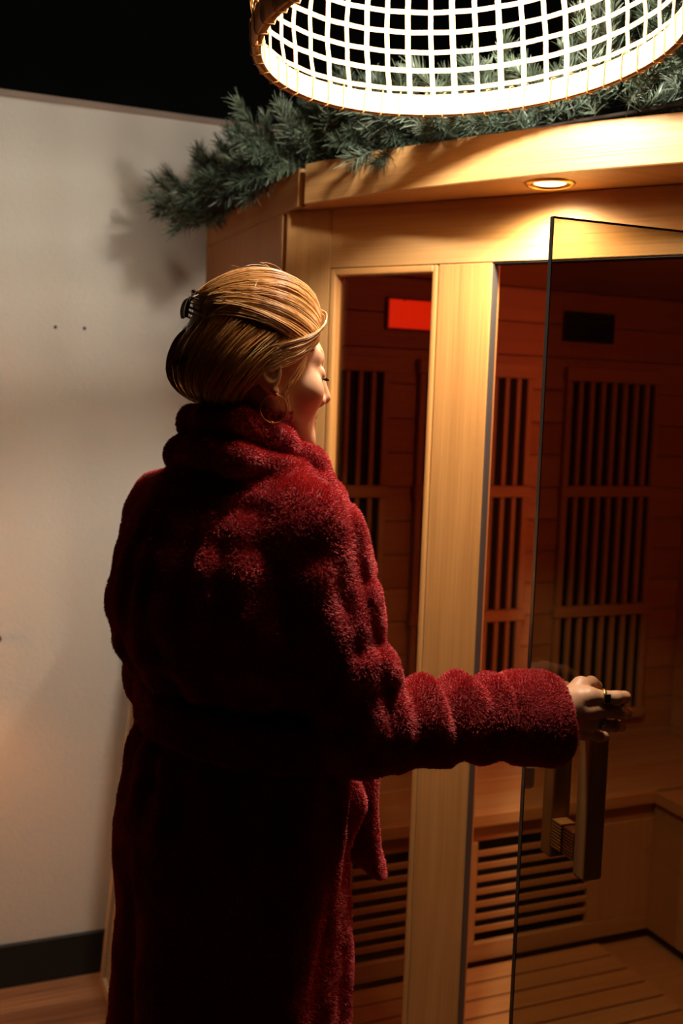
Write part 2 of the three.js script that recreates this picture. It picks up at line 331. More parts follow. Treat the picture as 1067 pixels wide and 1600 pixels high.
  // glass door, open towards the camera, hinged on the right jamb
  {
    const hx = 1.451, hz = 1.504, ang = 0.0232, W = 0.583, y0 = 0.1, y1 = 1.826;
    const d = group('door', sauna, rel([hx, 0, hz])); d.rotation.y = -ang; // local -x runs to the free edge, +z outwards
    d.userData.label = 'frameless tinted glass door standing open';
    const e = 0.0016;
    part('door_pane', new THREE.BoxGeometry(W - 2 * e, y1 - y0 - 2 * e, 0.008), M.doorGlass, d, [-W / 2, (y0 + y1) / 2, 0]);
    part('pane_edge', new THREE.BoxGeometry(e, y1 - y0, 0.0084), M.glassEdge, d, [-W + e / 2, (y0 + y1) / 2, 0]);
    part('pane_edge', new THREE.BoxGeometry(W, e, 0.0084), M.glassEdge, d, [-W / 2, y1 - e / 2, 0]);
    part('pane_edge', new THREE.BoxGeometry(W, e, 0.0084), M.glassEdge, d, [-W / 2, y0 + e / 2, 0]);
    const bw = 0.034, bt = 0.03, hy0 = 0.862, hy1 = 1.135, gap = 0.03, bx = -W + 0.091;
    const ob = part('handle_bar', wbox(bw, hy1 - hy0, bt, 0.005), M.hemlockDeep, d, [bx, (hy0 + hy1) / 2, gap + bt / 2]); ob.userData.label = 'outer wooden handle bar';
    const ib = part('handle_bar', wbox(bw, hy1 - hy0, bt, 0.005), M.hemlockDeep, d, [bx, (hy0 + hy1) / 2, -gap - bt / 2]); ib.userData.label = 'inner wooden handle bar';
    for (const yy of [0.905, 1.09]) {
      const ribs = []; for (let i = 0; i < 9; i++) ribs.push(wbox(0.026, 0.0035, gap - 0.004, 0.0008).clone().translate(0, -0.02 + i * 0.005, 0)); ribs.push(wbox(0.022, 0.044, gap - 0.005, 0.001).clone());
      const sg = mergeGeometries(ribs.map((g) => g.index ? g.toNonIndexed() : g));
      part('handle_spacer', sg, M.hemlockLight, d, [bx - 0.004, yy, gap / 2 + 0.001]).userData.label = 'ridged spacer block';
      part('handle_spacer', sg, M.hemlockLight, d, [bx - 0.004, yy, -gap / 2 - 0.001]);
    }
    part('edge_clip', wbox(0.017, 0.036, 0.016, 0.006), M.whitePlastic, d, [-W + 0.009, 1.010, 0]).userData.label = 'pale plastic clip on the glass edge';
    for (const yy of [0.3, 1.62]) part('hinge', wbox(0.05, 0.07, 0.024, 0.004), M.steel, d, [-0.022, yy, 0]);
  }
}
// bench inside the sauna
{
  reseed(33);
  const b = thing('sauna_bench', 'L-shaped wooden sauna bench with slatted heater front inside the cabin', 'bench', [0.84, 0.07, 0.055]);
  const at = (x, y, z) => [x - 0.84, y - 0.07, z - 0.055];
  const xa = 0.842, xb = 2.37, zf = 0.49, xf = 1.965, zEnd = 1.55;
  for (let i = 0; i < 4; i++) part('seat_board', wbox(xb - xa, 0.022, 0.1, 0.004), i % 2 ? M.hemlock : M.hemlockLight, b, at((xa + xb) / 2, 0.501, 0.113 + i * 0.103 + 0.0));
  part('seat_nosing', wbox(xf - xa + 0.02, 0.035, 0.016, 0.004), M.hemlockLight, b, at((xa + xf) / 2, 0.4945, zf - 0.008));
  for (let i = 0; i < 4; i++) part('seat_board', wbox(0.1, 0.022, zEnd - 0.485 - (i * 0.0), 0.004), i % 2 ? M.hemlock : M.hemlockLight, b, at(xf + 0.066 + i * 0.103, 0.501, (zEnd + 0.485) / 2 + 0.008));
  part('seat_nosing', wbox(0.016, 0.035, zEnd - zf, 0.004), M.hemlockLight, b, at(xf + 0.006, 0.4945, (zEnd + zf) / 2));
  const zs = 0.472; // slat front
  part('bench_rail', wbox(xf - xa + 0.022, 0.045, 0.018, 0.003), M.hemlockDeep, b, at((xa + xf) / 2 + 0.011, 0.4535, zs - 0.012));
  part('bench_rail', wbox(xf - xa + 0.022, 0.05, 0.018, 0.003), M.hemlock, b, at((xa + xf) / 2 + 0.011, 0.127, zs - 0.009));
  for (const [x, w] of [[1.042, 0.03], [1.402, 0.026], [1.877, 0.218], [0.90, 0.11]]) part('bench_post', wbox(w, 0.278, 0.018, 0.003), M.hemlock, b, at(x, 0.291, zs - 0.009));
  for (const [p, q] of [[1.058, 1.388], [1.416, 1.767]]) {
    const n = 8, y0 = 0.153, y1 = 0.431, pitch = (y1 - y0) / n;
    for (let i = 0; i < n - 1; i++) part('bench_slat', wbox(q - p, 0.0160, 0.0075, 0.002), M.hemlockLight, b, at((p + q) / 2, y0 + pitch * (i + 1), zs - 0.006));
    part('heater_panel', wbox(q - p, 0.29, 0.004, 0), M.heaterBlack, b, at((p + q) / 2, 0.29, zs - 0.05));
  }
  for (let i = 0; i < 9; i++) { const z = 0.474 + i * 0.116; part('front_board', wbox(0.016, 0.37, 0.1145, 0.002), i % 2 ? M.hemlock : M.hemlockDeep, b, at(xf + 0.02, 0.29, z + 0.057)); }
}
// ------------------------------------------------------------------ woven pendant lamp
{
  reseed(44);
  const t = thing('pendant_lamp', 'large woven cane basket pendant lamp glowing above the sauna canopy', 'pendant lamp', [0.754, 2.051, 1.439]);
  const N = V(-0.05, 1, -0.074).normalize();
  t.quaternion.setFromUnitVectors(V(0, 1, 0), N);
  const prof = (y) => { // radius of the basket at height y above the rim
    if (y < 0.10) return 0.297 + 0.006 * Math.sin(y / 0.10 * Math.PI / 2);
    if (y < 0.24) return 0.303 - 0.03 * ((y - 0.10) / 0.14) ** 2;
    const s = (y - 0.24) / 0.14; return Math.max(0.045, 0.273 * Math.sqrt(Math.max(0, 1 - (s * 0.985) ** 2)));
  };
  const shade = group('shade', t);
  const NV = 50, ys = []; for (let y = 0.046; y < 0.375; y += 0.031) ys.push(y);
  // a cane strip swept along a path of points with outward normals
  function strip(P, Nn, width, th, along) {
    const pos = [], idx = [], n = P.length;
    for (let i = 0; i < n; i++) {
      const a = P[Math.max(0, i - 1)], b = P[Math.min(n - 1, i + 1)], T = b.clone().sub(a).normalize(), B = T.clone().cross(Nn[i]).normalize();
      for (const [w, h] of [[-1, -1], [1, -1], [1, 1], [-1, 1]]) pos.push(...P[i].clone().addScaledVector(B, w * width / 2).addScaledVector(Nn[i], h * th / 2).toArray());
      if (i < n - 1) for (let k = 0; k < 4; k++) { const p = i * 4 + k, q = i * 4 + (k + 1) % 4; idx.push(p, q, p + 4, q, q + 4, p + 4); }
    }
    idx.push(0, 2, 1, 0, 3, 2); const e = (n - 1) * 4; idx.push(e, e + 1, e + 2, e, e + 2, e + 3);
    let g = new THREE.BufferGeometry(); g.setAttribute('position', new THREE.Float32BufferAttribute(pos, 3)); g.setIndex(idx); g = g.toNonIndexed(); g.computeVertexNormals(); return g;
  }
  const out = (a, y) => { const e = 0.004, s = (prof(y - e) - prof(y + e)) / (2 * e); return V(Math.cos(a), s, Math.sin(a)).normalize(); };
  // uprights: two woven variants, turned round the axis
  for (let k = 0; k < NV; k++) {
    const jit = rr(-0.006, 0.006), a0 = k / NV * Math.PI * 2 + jit, P = [], Nn = [], sgn = k % 2 ? 1 : -1;
    for (let y = 0.006; y <= 0.372; y += 0.0103) { const w = sgn * 0.0009 * Math.cos((y - 0.046) / 0.031 * Math.PI), r = prof(y) + w; P.push(V(Math.cos(a0) * r, y, Math.sin(a0) * r)); Nn.push(out(a0, y)); }
    part('cane_strip', strip(P, Nn, rr(0.0074, 0.0092), 0.0011), k % 3 ? M.cane : M.caneB, shade);
  }
  ys.forEach((y, j) => {
    const P = [], Nn = [], dy = rr(-0.001, 0.001);
    for (let i = 0; i <= NV * 2; i++) { const a = i / (NV * 2) * Math.PI * 2, w = (j % 2 ? 1 : -1) * -0.0009 * Math.cos(i / 2 * Math.PI), r = prof(y) + (i % 2 ? 0 : w); P.push(V(Math.cos(a) * r, y + dy, Math.sin(a) * r)); Nn.push(out(a, y)); }
    part('cane_strip', strip(P, Nn, rr(0.0070, 0.0082), 0.0011), j % 3 ? M.cane : M.caneB, shade);
  });
  // rim: an inner and an outer hoop bound together
  const rim = group('rim', t);
  for (const [r, h, th] of [[0.2925, 0.034, 0.003], [0.3015, 0.034, 0.0045]]) {
    const q = [[r - th / 2, 0.002], [r + th / 2, 0.002], [r + th / 2 + 0.001, h * 0.5], [r + th / 2, h], [r - th / 2, h], [r - th / 2 - 0.0006, h * 0.5], [r - th / 2, 0.002]];
    part('hoop', new THREE.LatheGeometry(q.map((a) => new THREE.Vector2(...a)), 120), r < 0.295 ? M.cane : M.caneRim, rim);
  }
  const bindPts = []; for (const [r, y] of [[0.2898, 0.036], [0.2885, 0.018], [0.2895, 0.0], [0.2965, -0.002], [0.3045, 0.0], [0.3058, 0.018], [0.3048, 0.036], [0.297, 0.038]]) bindPts.push([r, y]);
  const bindGeo = []; for (let v = 0; v < 3; v++) { const P = bindPts.map(([r, y], i) => { const a = (y - 0.018) * (0.35 + v * 0.08) + (i > 3 ? 0.012 : 0); return V(Math.cos(a) * r, y, Math.sin(a) * r); }); const g = tube(P, 0.0011, 20, 5, true); g.scale(1, 1, 1); bindGeo.push(g); }
  for (let k = 0; k < 52; k++) part('cane_binding', bindGeo[k % 3], M.caneRim, rim, [0, 0, 0], [0, k / 52 * Math.PI * 2 + rr(-0.02, 0.02), 0]);
  // fitting
  part('cap', new THREE.LatheGeometry([[0.0, 0.40], [0.05, 0.392], [0.055, 0.376], [0.05, 0.372], [0, 0.372]].map((q) => new THREE.Vector2(...q)), 32), M.blackPaint, t);
  part('socket', new THREE.CylinderGeometry(0.02, 0.023, 0.21, 20), M.blackPaint, t, [0, 0.27, 0]);
  const bulb = part('bulb', new THREE.SphereGeometry(0.038, 28, 20), std({ color: 0xffffff, emissive: 0xfff0d8, emissiveIntensity: 12 }), t, [0, 0.13, 0]);
  const l = new THREE.PointLight(0xfff5e8, LIGHT.pendant); l.position.set(0, 0.13, 0); l.castShadow = true; l.shadow.radius = 1.8; l.shadow.camera.near = 0.05; t.add(l);
  const cord = tube([V(0, 0.395, 0), V(0.02, 0.7, 0.03), V(0.05, HC - 2.051 - 0.01, 0.08)], 0.004, 12, 6); part('cord', cord, M.blackPaint, t);
}
// ------------------------------------------------------------------ pine garland along the canopy
{
  reseed(77);
  const t = thing('pine_garland', 'artificial green pine garland draped along the top of the sauna', 'garland', [QX, 2.02, 0.3]);
  const base = V(QX, 2.02, 0.3);
  const mats = [[0.062, 0.090, 0.056], [0.085, 0.118, 0.074], [0.112, 0.146, 0.098], [0.046, 0.068, 0.043]].map((c) => std({ color: new THREE.Color().setRGB(...c), roughness: 0.42, side: THREE.DoubleSide }));
  const wire = std({ color: 0x2a2116, roughness: 0.8 });
  function sprigGeo(L, nNeedles, nl) { // grows along +y from the origin
    const pos = [], idx = [], stem = [];
    const bend = rr(-0.15, 0.15) * L;
    const at = (s) => V(bend * s * s, L * s, 0);
    for (let i = 0; i < nNeedles; i++) {
      const s = Math.pow((i + rnd()) / nNeedles, 0.9), a = i * 2.39996 + rr(-0.4, 0.4), p = at(s), open = lerp(1.05, 0.5, s) + rr(-0.18, 0.18);
      const d = V(Math.cos(a) * Math.sin(open), Math.cos(open), Math.sin(a) * Math.sin(open));
      const len = nl * rr(0.75, 1.15) * lerp(1, 0.8, s), side = d.clone().cross(V(rr(-1, 1), rr(-1, 1), rr(-1, 1))).normalize(), w = 0.0009, droop = V(rr(-0.12, 0.12), rr(-0.12, 0.12), rr(-0.12, 0.12)).multiplyScalar(len);
      const m = p.clone().addScaledVector(d, len * 0.55), e = p.clone().addScaledVector(d, len).add(droop), o = pos.length / 3;
      for (const [q, ww] of [[p, w], [m, w]]) { pos.push(...q.clone().addScaledVector(side, ww).toArray(), ...q.clone().addScaledVector(side, -ww).toArray()); }
      pos.push(...e.clone().addScaledVector(side, w * 0.45).toArray(), ...e.clone().addScaledVector(side, -w * 0.45).toArray());
      idx.push(o, o + 1, o + 2, o + 1, o + 3, o + 2, o + 2, o + 3, o + 4, o + 3, o + 5, o + 4);
    }
    let g = new THREE.BufferGeometry(); g.setAttribute('position', new THREE.Float32BufferAttribute(pos, 3)); g.setIndex(idx); g = g.toNonIndexed(); g.computeVertexNormals(); g.deleteAttribute('uv');
    const st = tube([at(0), at(0.5), at(0.97)], 0.0016, 6, 4).toNonIndexed(); st.deleteAttribute('uv');
    return mergeGeometries([g, st]);
  }
  const variants = []; for (let i = 0; i < 7; i++) variants.push(sprigGeo(rr(0.10, 0.14), 170, rr(0.028, 0.036)));
  // path of the garland's backbone
  const path = [V(0.738, 2.0, 0.12), V(0.745, 2.015, 0.26), V(0.752, 2.03, 0.44), V(0.772, 2.045, 0.63)];
  for (const u of [0.12, 0.3, 0.5, 0.7, 0.9, 1.1, 1.3, 1.48]) { const q = UF(u, archOut(u) - 0.06); path.push(V(q[0], 2.052 + 0.008 * Math.sin(u * 9), q[2])); }
  const curve = new THREE.CatmullRomCurve3(path, false, 'centripetal');
  part('garland_wire', new THREE.TubeGeometry(new THREE.CatmullRomCurve3(path.map((p) => p.clone().sub(base)), false, 'centripetal'), 120, 0.004, 6), wire, t);
  const up = V(0, 1, 0), q = new THREE.Quaternion();
  const axisP = V(0.754, 2.051, 1.439), axisN = V(-0.05, 1, -0.074).normalize();
  const inLamp = (q) => { const w = q.clone().sub(axisP), h = w.dot(axisN); return h > -0.04 && h < 0.4 && w.addScaledVector(axisN, -h).length() < 0.335; };
  const place = (p, d, s) => { d.normalize(); for (const k of [0.02, 0.08, 0.14]) if (inLamp(p.clone().addScaledVector(d, k))) return; const m = part('pine_sprig', variants[Math.floor(rnd() * 7)], mats[Math.floor(rnd() * 4)], t); m.position.copy(p).sub(base); m.quaternion.setFromUnitVectors(up, d.normalize()).multiply(q.setFromAxisAngle(up, rr(0, 6.28))); m.scale.setScalar(s); };
  const nS = 430;
  for (let i = 0; i < nS; i++) {
    const s = Math.pow((i + rnd() * 0.9) / nS, 0.82), p = curve.getPointAt(clamp(s, 0, 1)), T = curve.getTangentAt(clamp(s, 0, 1));
    const a = rr(0, Math.PI * 2), side = V(T.z, 0, -T.x).normalize(), d = T.clone().multiplyScalar(rr(-0.6, 0.6)).addScaledVector(up, Math.abs(Math.sin(a)) * 0.9 - 0.10 + (Math.cos(a) < 0 ? 0 : 0)).addScaledVector(side, Math.cos(a) * 1.0);
    if (s > 0.22) p.y = Math.max(p.y, 2.05); else d.y = d.y * 0.75 - 0.12;
    if (p.z < 0.2) d.z = Math.abs(d.z) * 0.6;
    if (s > 0.55) p.y += rr(0, 0.13) * sstep(0.45, 0.75, s);
    place(p, d, rr(0.85, 1.25) * (s < 0.25 ? 0.85 : 1));
  }
  // sprigs that hang over the edges
  for (const [s, dx, dy, dz, sc] of [[0.02, -0.9, 0.35, 0.1, 1.2], [0.05, -0.9, -0.1, 0.3, 1.2], [0.09, -0.8, -0.45, 0.1, 1.1], [0.13, -0.8, -0.6, 0.3, 1.1], [0.17, -0.7, -0.6, -0.2, 1.0], [0.2, -0.8, -0.5, 0.3, 1.1], [0.235, -0.7, -0.8, 0.3, 1.0], [0.25, -0.75, -0.3, 0.2, 1.1], [0.28, -0.8, -0.4, 0.5, 1.0], [0.395, -0.85, -0.42, 0.25, 1.15], [0.405, -0.7, -0.55, 0.6, 1.1], [0.42, -0.7, -0.2, 0.6, 1.0], [0.07, -1, 0.1, -0.1, 1.25], [0.11, -1, 0.0, 0.3, 1.2], [0.15, -1, -0.2, 0.0, 1.2]]) place(curve.getPointAt(s), V(dx, dy, dz), sc);
}
// ------------------------------------------------------------------ signed-distance modelling: fields meshed with surface nets
const smin = (a, b, k) => { const h = Math.max(k - Math.abs(a - b), 0) / k; return Math.min(a, b) - h * h * k * 0.25; };
const smax = (a, b, k) => -smin(-a, -b, k);
const sphere = (x, y, z, c, r) => Math.hypot(x - c[0], y - c[1], z - c[2]) - r;
function cap(x, y, z, a, b, ra, rb) {
  const bx = b[0] - a[0], by = b[1] - a[1], bz = b[2] - a[2], px = x - a[0], py = y - a[1], pz = z - a[2];
  const t = clamp((px * bx + py * by + pz * bz) / (bx * bx + by * by + bz * bz), 0, 1);
  return Math.hypot(px - bx * t, py - by * t, pz - bz * t) - (ra + (rb - ra) * t);
}
function ellip(x, y, z, c, r) { const a = (x - c[0]) / r[0], b = (y - c[1]) / r[1], d = (z - c[2]) / r[2], k = Math.hypot(a, b, d), g = Math.hypot(a / r[0], b / r[1], d / r[2]); return g > 1e-9 ? k * (k - 1) / g : -Math.min(...r); }
function chain(x, y, z, P, R) { let d = 1e9; for (let i = 0; i < P.length - 1; i++) d = Math.min(d, cap(x, y, z, P[i], P[i + 1], R[i], R[i + 1])); return d; }
function nets(f, lo, hi, cell) {
  const n = [0, 1, 2].map((k) => Math.ceil((hi[k] - lo[k]) / cell) + 1), [nx, ny, nz] = n, F = new Float32Array(nx * ny * nz).fill(1), B = 4, id = (i, j, k) => (k * ny + j) * nx + i;
  for (let k = 0; k < nz; k += B) for (let j = 0; j < ny; j += B) for (let i = 0; i < nx; i += B) {
    const c = f(lo[0] + (i + 1.5) * cell, lo[1] + (j + 1.5) * cell, lo[2] + (k + 1.5) * cell), far = Math.abs(c) > cell * 5.5;
    for (let c3 = k; c3 < Math.min(k + B, nz); c3++) for (let b = j; b < Math.min(j + B, ny); b++) for (let a = i; a < Math.min(i + B, nx); a++) F[id(a, b, c3)] = far ? c : f(lo[0] + a * cell, lo[1] + b * cell, lo[2] + c3 * cell);
  }
  const vid = new Int32Array(nx * ny * nz).fill(-1), pos = [], idx = [];
  for (let k = 0; k < nz - 1; k++) for (let j = 0; j < ny - 1; j++) for (let i = 0; i < nx - 1; i++) {
    let m = 0; const v = []; for (let q = 0; q < 8; q++) { const d = F[id(i + (q & 1), j + ((q >> 1) & 1), k + (q >> 2))]; v.push(d); if (d < 0) m++; }
    if (m === 0 || m === 8) continue;
    let sx = 0, sy = 0, sz = 0, c = 0;
    for (let a = 0; a < 8; a++) for (const bit of [1, 2, 4]) { const b = a | bit; if (b === a) continue; if ((v[a] < 0) === (v[b] < 0)) continue; const t = v[a] / (v[a] - v[b]); sx += (a & 1) + (bit === 1 ? t : 0); sy += ((a >> 1) & 1) + (bit === 2 ? t : 0); sz += (a >> 2) + (bit === 4 ? t : 0); c++; }
    vid[id(i, j, k)] = pos.length / 3; pos.push(lo[0] + (i + sx / c) * cell, lo[1] + (j + sy / c) * cell, lo[2] + (k + sz / c) * cell);
  }
  for (let k = 1; k < nz - 1; k++) for (let j = 1; j < ny - 1; j++) for (let i = 1; i < nx - 1; i++) {
    const a = F[id(i, j, k)] < 0, quad = (p, q, r, s, flip) => { if (p < 0 || q < 0 || r < 0 || s < 0) return; if (flip) idx.push(p, r, q, p, s, r); else idx.push(p, q, r, p, r, s); };
    if (a !== (F[id(i + 1, j, k)] < 0)) quad(vid[id(i, j - 1, k - 1)], vid[id(i, j, k - 1)], vid[id(i, j, k)], vid[id(i, j - 1, k)], !a);
    if (a !== (F[id(i, j + 1, k)] < 0)) quad(vid[id(i - 1, j, k - 1)], vid[id(i - 1, j, k)], vid[id(i, j, k)], vid[id(i, j, k - 1)], !a);
    if (a !== (F[id(i, j, k + 1)] < 0)) quad(vid[id(i - 1, j - 1, k)], vid[id(i, j - 1, k)], vid[id(i, j, k)], vid[id(i - 1, j, k)], !a);
  }
  const nor = new Float32Array(pos.length), e = cell * 0.6;
  for (let i = 0; i < pos.length; i += 3) {
    for (let it = 0; it < 2; it++) {
      const x = pos[i], y = pos[i + 1], z = pos[i + 2];
      const gx = f(x + e, y, z) - f(x - e, y, z), gy = f(x, y + e, z) - f(x, y - e, z), gz = f(x, y, z + e) - f(x, y, z - e), L = Math.hypot(gx, gy, gz) || 1;
      nor[i] = gx / L; nor[i + 1] = gy / L; nor[i + 2] = gz / L;
      if (it === 0) { const d = clamp(f(x, y, z) / Math.max(L / (2 * e), 0.5), -cell * 0.5, cell * 0.5); pos[i] -= nor[i] * d; pos[i + 1] -= nor[i + 1] * d; pos[i + 2] -= nor[i + 2] * d; }
    }
  }
  const g = new THREE.BufferGeometry(); g.setAttribute('position', new THREE.Float32BufferAttribute(pos, 3)); g.setAttribute('normal', new THREE.BufferAttribute(nor, 3)); g.setIndex(idx); return g;
}
// ------------------------------------------------------------------ the woman
{
  reseed(99);
  const ORG = [-0.14, 0, 0];
  const person = thing('person', 'woman in a wine red fleece robe, seen from behind, reaching for the glass door handle', 'person', [0.4586, 0, 1.3735], -0.40233);
  const put = (name, geo, mat, parent, label) => { geo.translate(-ORG[0], 0, 0); const m = part(name, geo, mat, parent); if (label) m.userData.label = label; return m; };
  // frames: body (S right, F forward), head (S, U, F)
  const bS = [0.766, 0.643], bF = [0.643, -0.766];
  const hO = V(-0.122, 1.597, 0.0), yawH = 70 * Math.PI / 180, tau = 0.06;
  const F0 = V(Math.sin(yawH), 0, -Math.cos(yawH)), hS = V(Math.cos(yawH), 0, Math.sin(yawH)), hU = V(0, Math.cos(tau), 0).addScaledVector(F0, Math.sin(tau)), hF = F0.clone().multiplyScalar(Math.cos(tau)).add(V(0, -Math.sin(tau), 0));
  const headToLoc = (p) => hO.clone().addScaledVector(hS, p[0]).addScaledVector(hU, p[1]).addScaledVector(hF, p[2]);
  const toHead = (x, y, z) => { const a = x - hO.x, b = y - hO.y, c = z - hO.z; return [a * hS.x + b * hS.y + c * hS.z, a * hU.x + b * hU.y + c * hU.z, a * hF.x + b * hF.y + c * hF.z]; };

  const SR = [-0.045, 1.378, 0.085], EL = [0.035, 1.122, 0.09], WR = [0.318, 1.128, 0.0], CU = [0.306, 1.122, 0.004];
  const SL = [-0.248, 1.375, -0.10], EL2 = [-0.256, 1.13, -0.14], WL = [-0.06, 1.10, -0.30];

  // ---------- body surface (skin)
  function headSDF(x, y, z) {
    const [a, b, c] = toHead(x, y, z), m = Math.abs(a);
    let d = ellip(m, b, c, [0, 0.03, -0.012], [0.071, 0.08, 0.093]);
    d = smin(d, ellip(m, b, c, [0, -0.028, 0.03], [0.058, 0.08, 0.060]), 0.03);
    d = smin(d, cap(m, b, c, [0.050, -0.045, 0.0], [0.012, -0.094, 0.066], 0.020, 0.016), 0.03);
    d = smin(d, sphere(m, b, c, [0, -0.093, 0.070], 0.0165), 0.018);
    d = smin(d, sphere(m, b, c, [0.040, -0.026, 0.060], 0.022), 0.022);
    d = smin(d, cap(m, b, c, [0, 0.026, 0.080], [0.034, 0.022, 0.066], 0.0115, 0.010), 0.016);
    d = smax(d, -sphere(m, b, c, [0.032, 0.001, 0.094], 0.0135), 0.012);
    d = smin(d, cap(m, b, c, [0, 0.014, 0.082], [0, -0.030, 0.099], 0.0065, 0.0098), 0.012);
    d = smin(d, sphere(m, b, c, [0.0115, -0.036, 0.089], 0.0078), 0.008);
    d = smax(d, -sphere(m, b, c, [0.006, -0.0435, 0.094], 0.0032), 0.003);
    d = smin(d, sphere(m, b, c, [0.031, 0.0, 0.0745], 0.0128), 0.004); // closed lids over the eyes
    d = smin(d, cap(m, b, c, [0, -0.0565, 0.0865], [0.019, -0.060, 0.076], 0.0058, 0.003), 0.006);
    d = smin(d, cap(m, b, c, [0, -0.0675, 0.0845], [0.017, -0.0645, 0.0755], 0.0068, 0.003), 0.006);
    d = smax(d, -cap(m, b, c, [0, -0.0618, 0.0935], [0.018, -0.0622, 0.082], 0.0012, 0.0008), 0.002);
    d = smin(d, cap(a, b, c, [0, -0.045, -0.022], [0, -0.20, -0.062], 0.047, 0.054), 0.03);
    // ear
    const ey = b + 0.006 - (c + 0.006) * 0.18, ez = c + 0.008 + (b + 0.006) * 0.18, ex = m - 0.0765;
    let e = ellip(ex, ey, ez, [0.004, 0.003, 0], [0.0085, 0.030, 0.0185]); e = smax(e, -ellip(ex, ey, ez, [0.0125, 0.006, 0.003], [0.0075, 0.019, 0.0105]), 0.004);
    e = smin(e, cap(ex, ey, ez, [0.004, -0.016, 0.006], [0.0045, 0.012, -0.001], 0.0032, 0.0025), 0.004);
    e = smin(e, sphere(ex, ey, ez, [0.002, -0.0275, 0.005], 0.0078), 0.006);
    return smin(d, e, 0.006);
  }
  const fingers = [
    [[0.362, 1.150, 0.0], [0.400, 1.149, -0.001], [0.417, 1.145, -0.020], [0.413, 1.142, -0.040], 0.0102],
    [[0.366, 1.131, 0.003], [0.406, 1.127, -0.003], [0.422, 1.121, -0.024], [0.416, 1.116, -0.044], 0.0100],
    [[0.364, 1.1125, 0.0], [0.402, 1.106, -0.007], [0.416, 1.100, -0.028], [0.410, 1.096, -0.046], 0.0094],
    [[0.357, 1.096, -0.005], [0.382, 1.088, -0.012], [0.393, 1.083, -0.030], [0.388, 1.080, -0.042], 0.0082],
  ];
  const thumb = [[0.332, 1.148, -0.010], [0.354, 1.1585, -0.024], [0.374, 1.157, -0.046], [0.386, 1.150, -0.060]];
  function handSDF(x, y, z) {
    let palm = cap(x, y, z, [0.10, 1.12, 0.07], WR, 0.036, 0.0255);
    for (const f of fingers) palm = smin(palm, cap(x, y, z, [0.328, lerp(1.128, f[0][1], 0.55), -0.002], f[0], 0.0145, f[4] + 0.0018), 0.014);
    palm = smin(palm, cap(x, y, z, WR, thumb[1], 0.018, 0.0125), 0.016);
    let d = palm;
    for (const f of fingers) { // fingers meet the palm smoothly but stay apart from one another
      const r = f[4]; let q = cap(x, y, z, f[0], f[1], r, r * 0.93); q = smin(q, cap(x, y, z, f[1], f[2], r * 0.95, r * 0.85), 0.003); q = smin(q, cap(x, y, z, f[2], f[3], r * 0.87, r * 0.74), 0.003);
      q = smin(q, sphere(x, y, z, [f[0][0], f[0][1], f[0][2] + 0.004], r * 0.9), 0.006);
      d = Math.min(d, smin(palm, q, 0.009));
    }
    let q = cap(x, y, z, thumb[1], thumb[2], 0.0118, 0.0105); q = smin(q, cap(x, y, z, thumb[2], thumb[3], 0.0108, 0.0085), 0.003);
    return Math.min(d, smin(palm, q, 0.008));
  }
  const torsoTab = [[0.26, -0.145, 0.215, 0.18], [0.5, -0.145, 0.186, 0.158], [0.65, -0.144, 0.178, 0.149], [0.80, -0.144, 0.176, 0.146], [0.95, -0.143, 0.176, 0.144], [1.05, -0.141, 0.172, 0.136], [1.10, -0.134, 0.158, 0.126], [1.145, -0.128, 0.142, 0.118], [1.17, -0.130, 0.168, 0.138], [1.21, -0.133, 0.190, 0.158], [1.27, -0.136, 0.201, 0.166], [1.33, -0.139, 0.194, 0.152], [1.38, -0.142, 0.178, 0.128], [1.42, -0.143, 0.152, 0.106], [1.46, -0.142, 0.112, 0.088], [1.51, -0.138, 0.08, 0.076]];
  function torsoAt(y) { if (y <= torsoTab[0][0]) return torsoTab[0]; for (let i = 1; i < torsoTab.length; i++) if (y < torsoTab[i][0]) { const p = torsoTab[i - 1], q = torsoTab[i], t = (y - p[0]) / (q[0] - p[0]), s = t * t * (3 - 2 * t); return [y, lerp(p[1], q[1], s), lerp(p[2], q[2], s), lerp(p[3], q[3], s)]; } return torsoTab[torsoTab.length - 1]; }
  const bodyLoc = (u, y, v) => [-0.14 + u * bS[0] + v * bF[0], y, u * bS[1] + v * bF[1]];
  function legsSDF(x, y, z) { // trunk and legs under the robe
    let d = 1e9;
    for (const s of [-1, 1]) {
      const hip = bodyLoc(s * 0.085, 0.88, 0), knee = bodyLoc(s * 0.085, 0.47, 0.015), ank = bodyLoc(s * 0.08, 0.085, -0.02), toe = bodyLoc(s * 0.095, 0.026, 0.14), heel = bodyLoc(s * 0.08, 0.032, -0.04);
      d = smin(d, cap(x, y, z, hip, knee, 0.078, 0.052), 0.03); d = smin(d, cap(x, y, z, knee, ank, 0.052, 0.034), 0.02);
      d = smin(d, cap(x, y, z, heel, toe, 0.032, 0.026), 0.03);
    }
    const c = bodyLoc(0, 0, 0);
    d = smin(d, ellip(x, y, z, [c[0], 0.93, c[2]], [0.125, 0.16, 0.105]), 0.05);
    d = smin(d, cap(x, y, z, [-0.138, 0.95, 0], [-0.142, 1.30, 0], 0.105, 0.115), 0.05);
    d = smin(d, cap(x, y, z, [-0.10, 1.37, 0.04], [-0.21, 1.37, -0.05], 0.045, 0.035), 0.04);
    d = smin(d, cap(x, y, z, [-0.148, 1.38, 0], [-0.15, 1.47, 0], 0.06, 0.052), 0.05);
    d = smin(d, cap(x, y, z, SR, EL, 0.046, 0.038), 0.03); d = smin(d, cap(x, y, z, EL, [0.12, 1.123, 0.065], 0.038, 0.035), 0.02);
    d = smin(d, cap(x, y, z, SL, EL2, 0.032, 0.030), 0.02); d = smin(d, cap(x, y, z, EL2, WL, 0.028, 0.024), 0.015);
    return Math.max(d, -y + 0.001);
  }
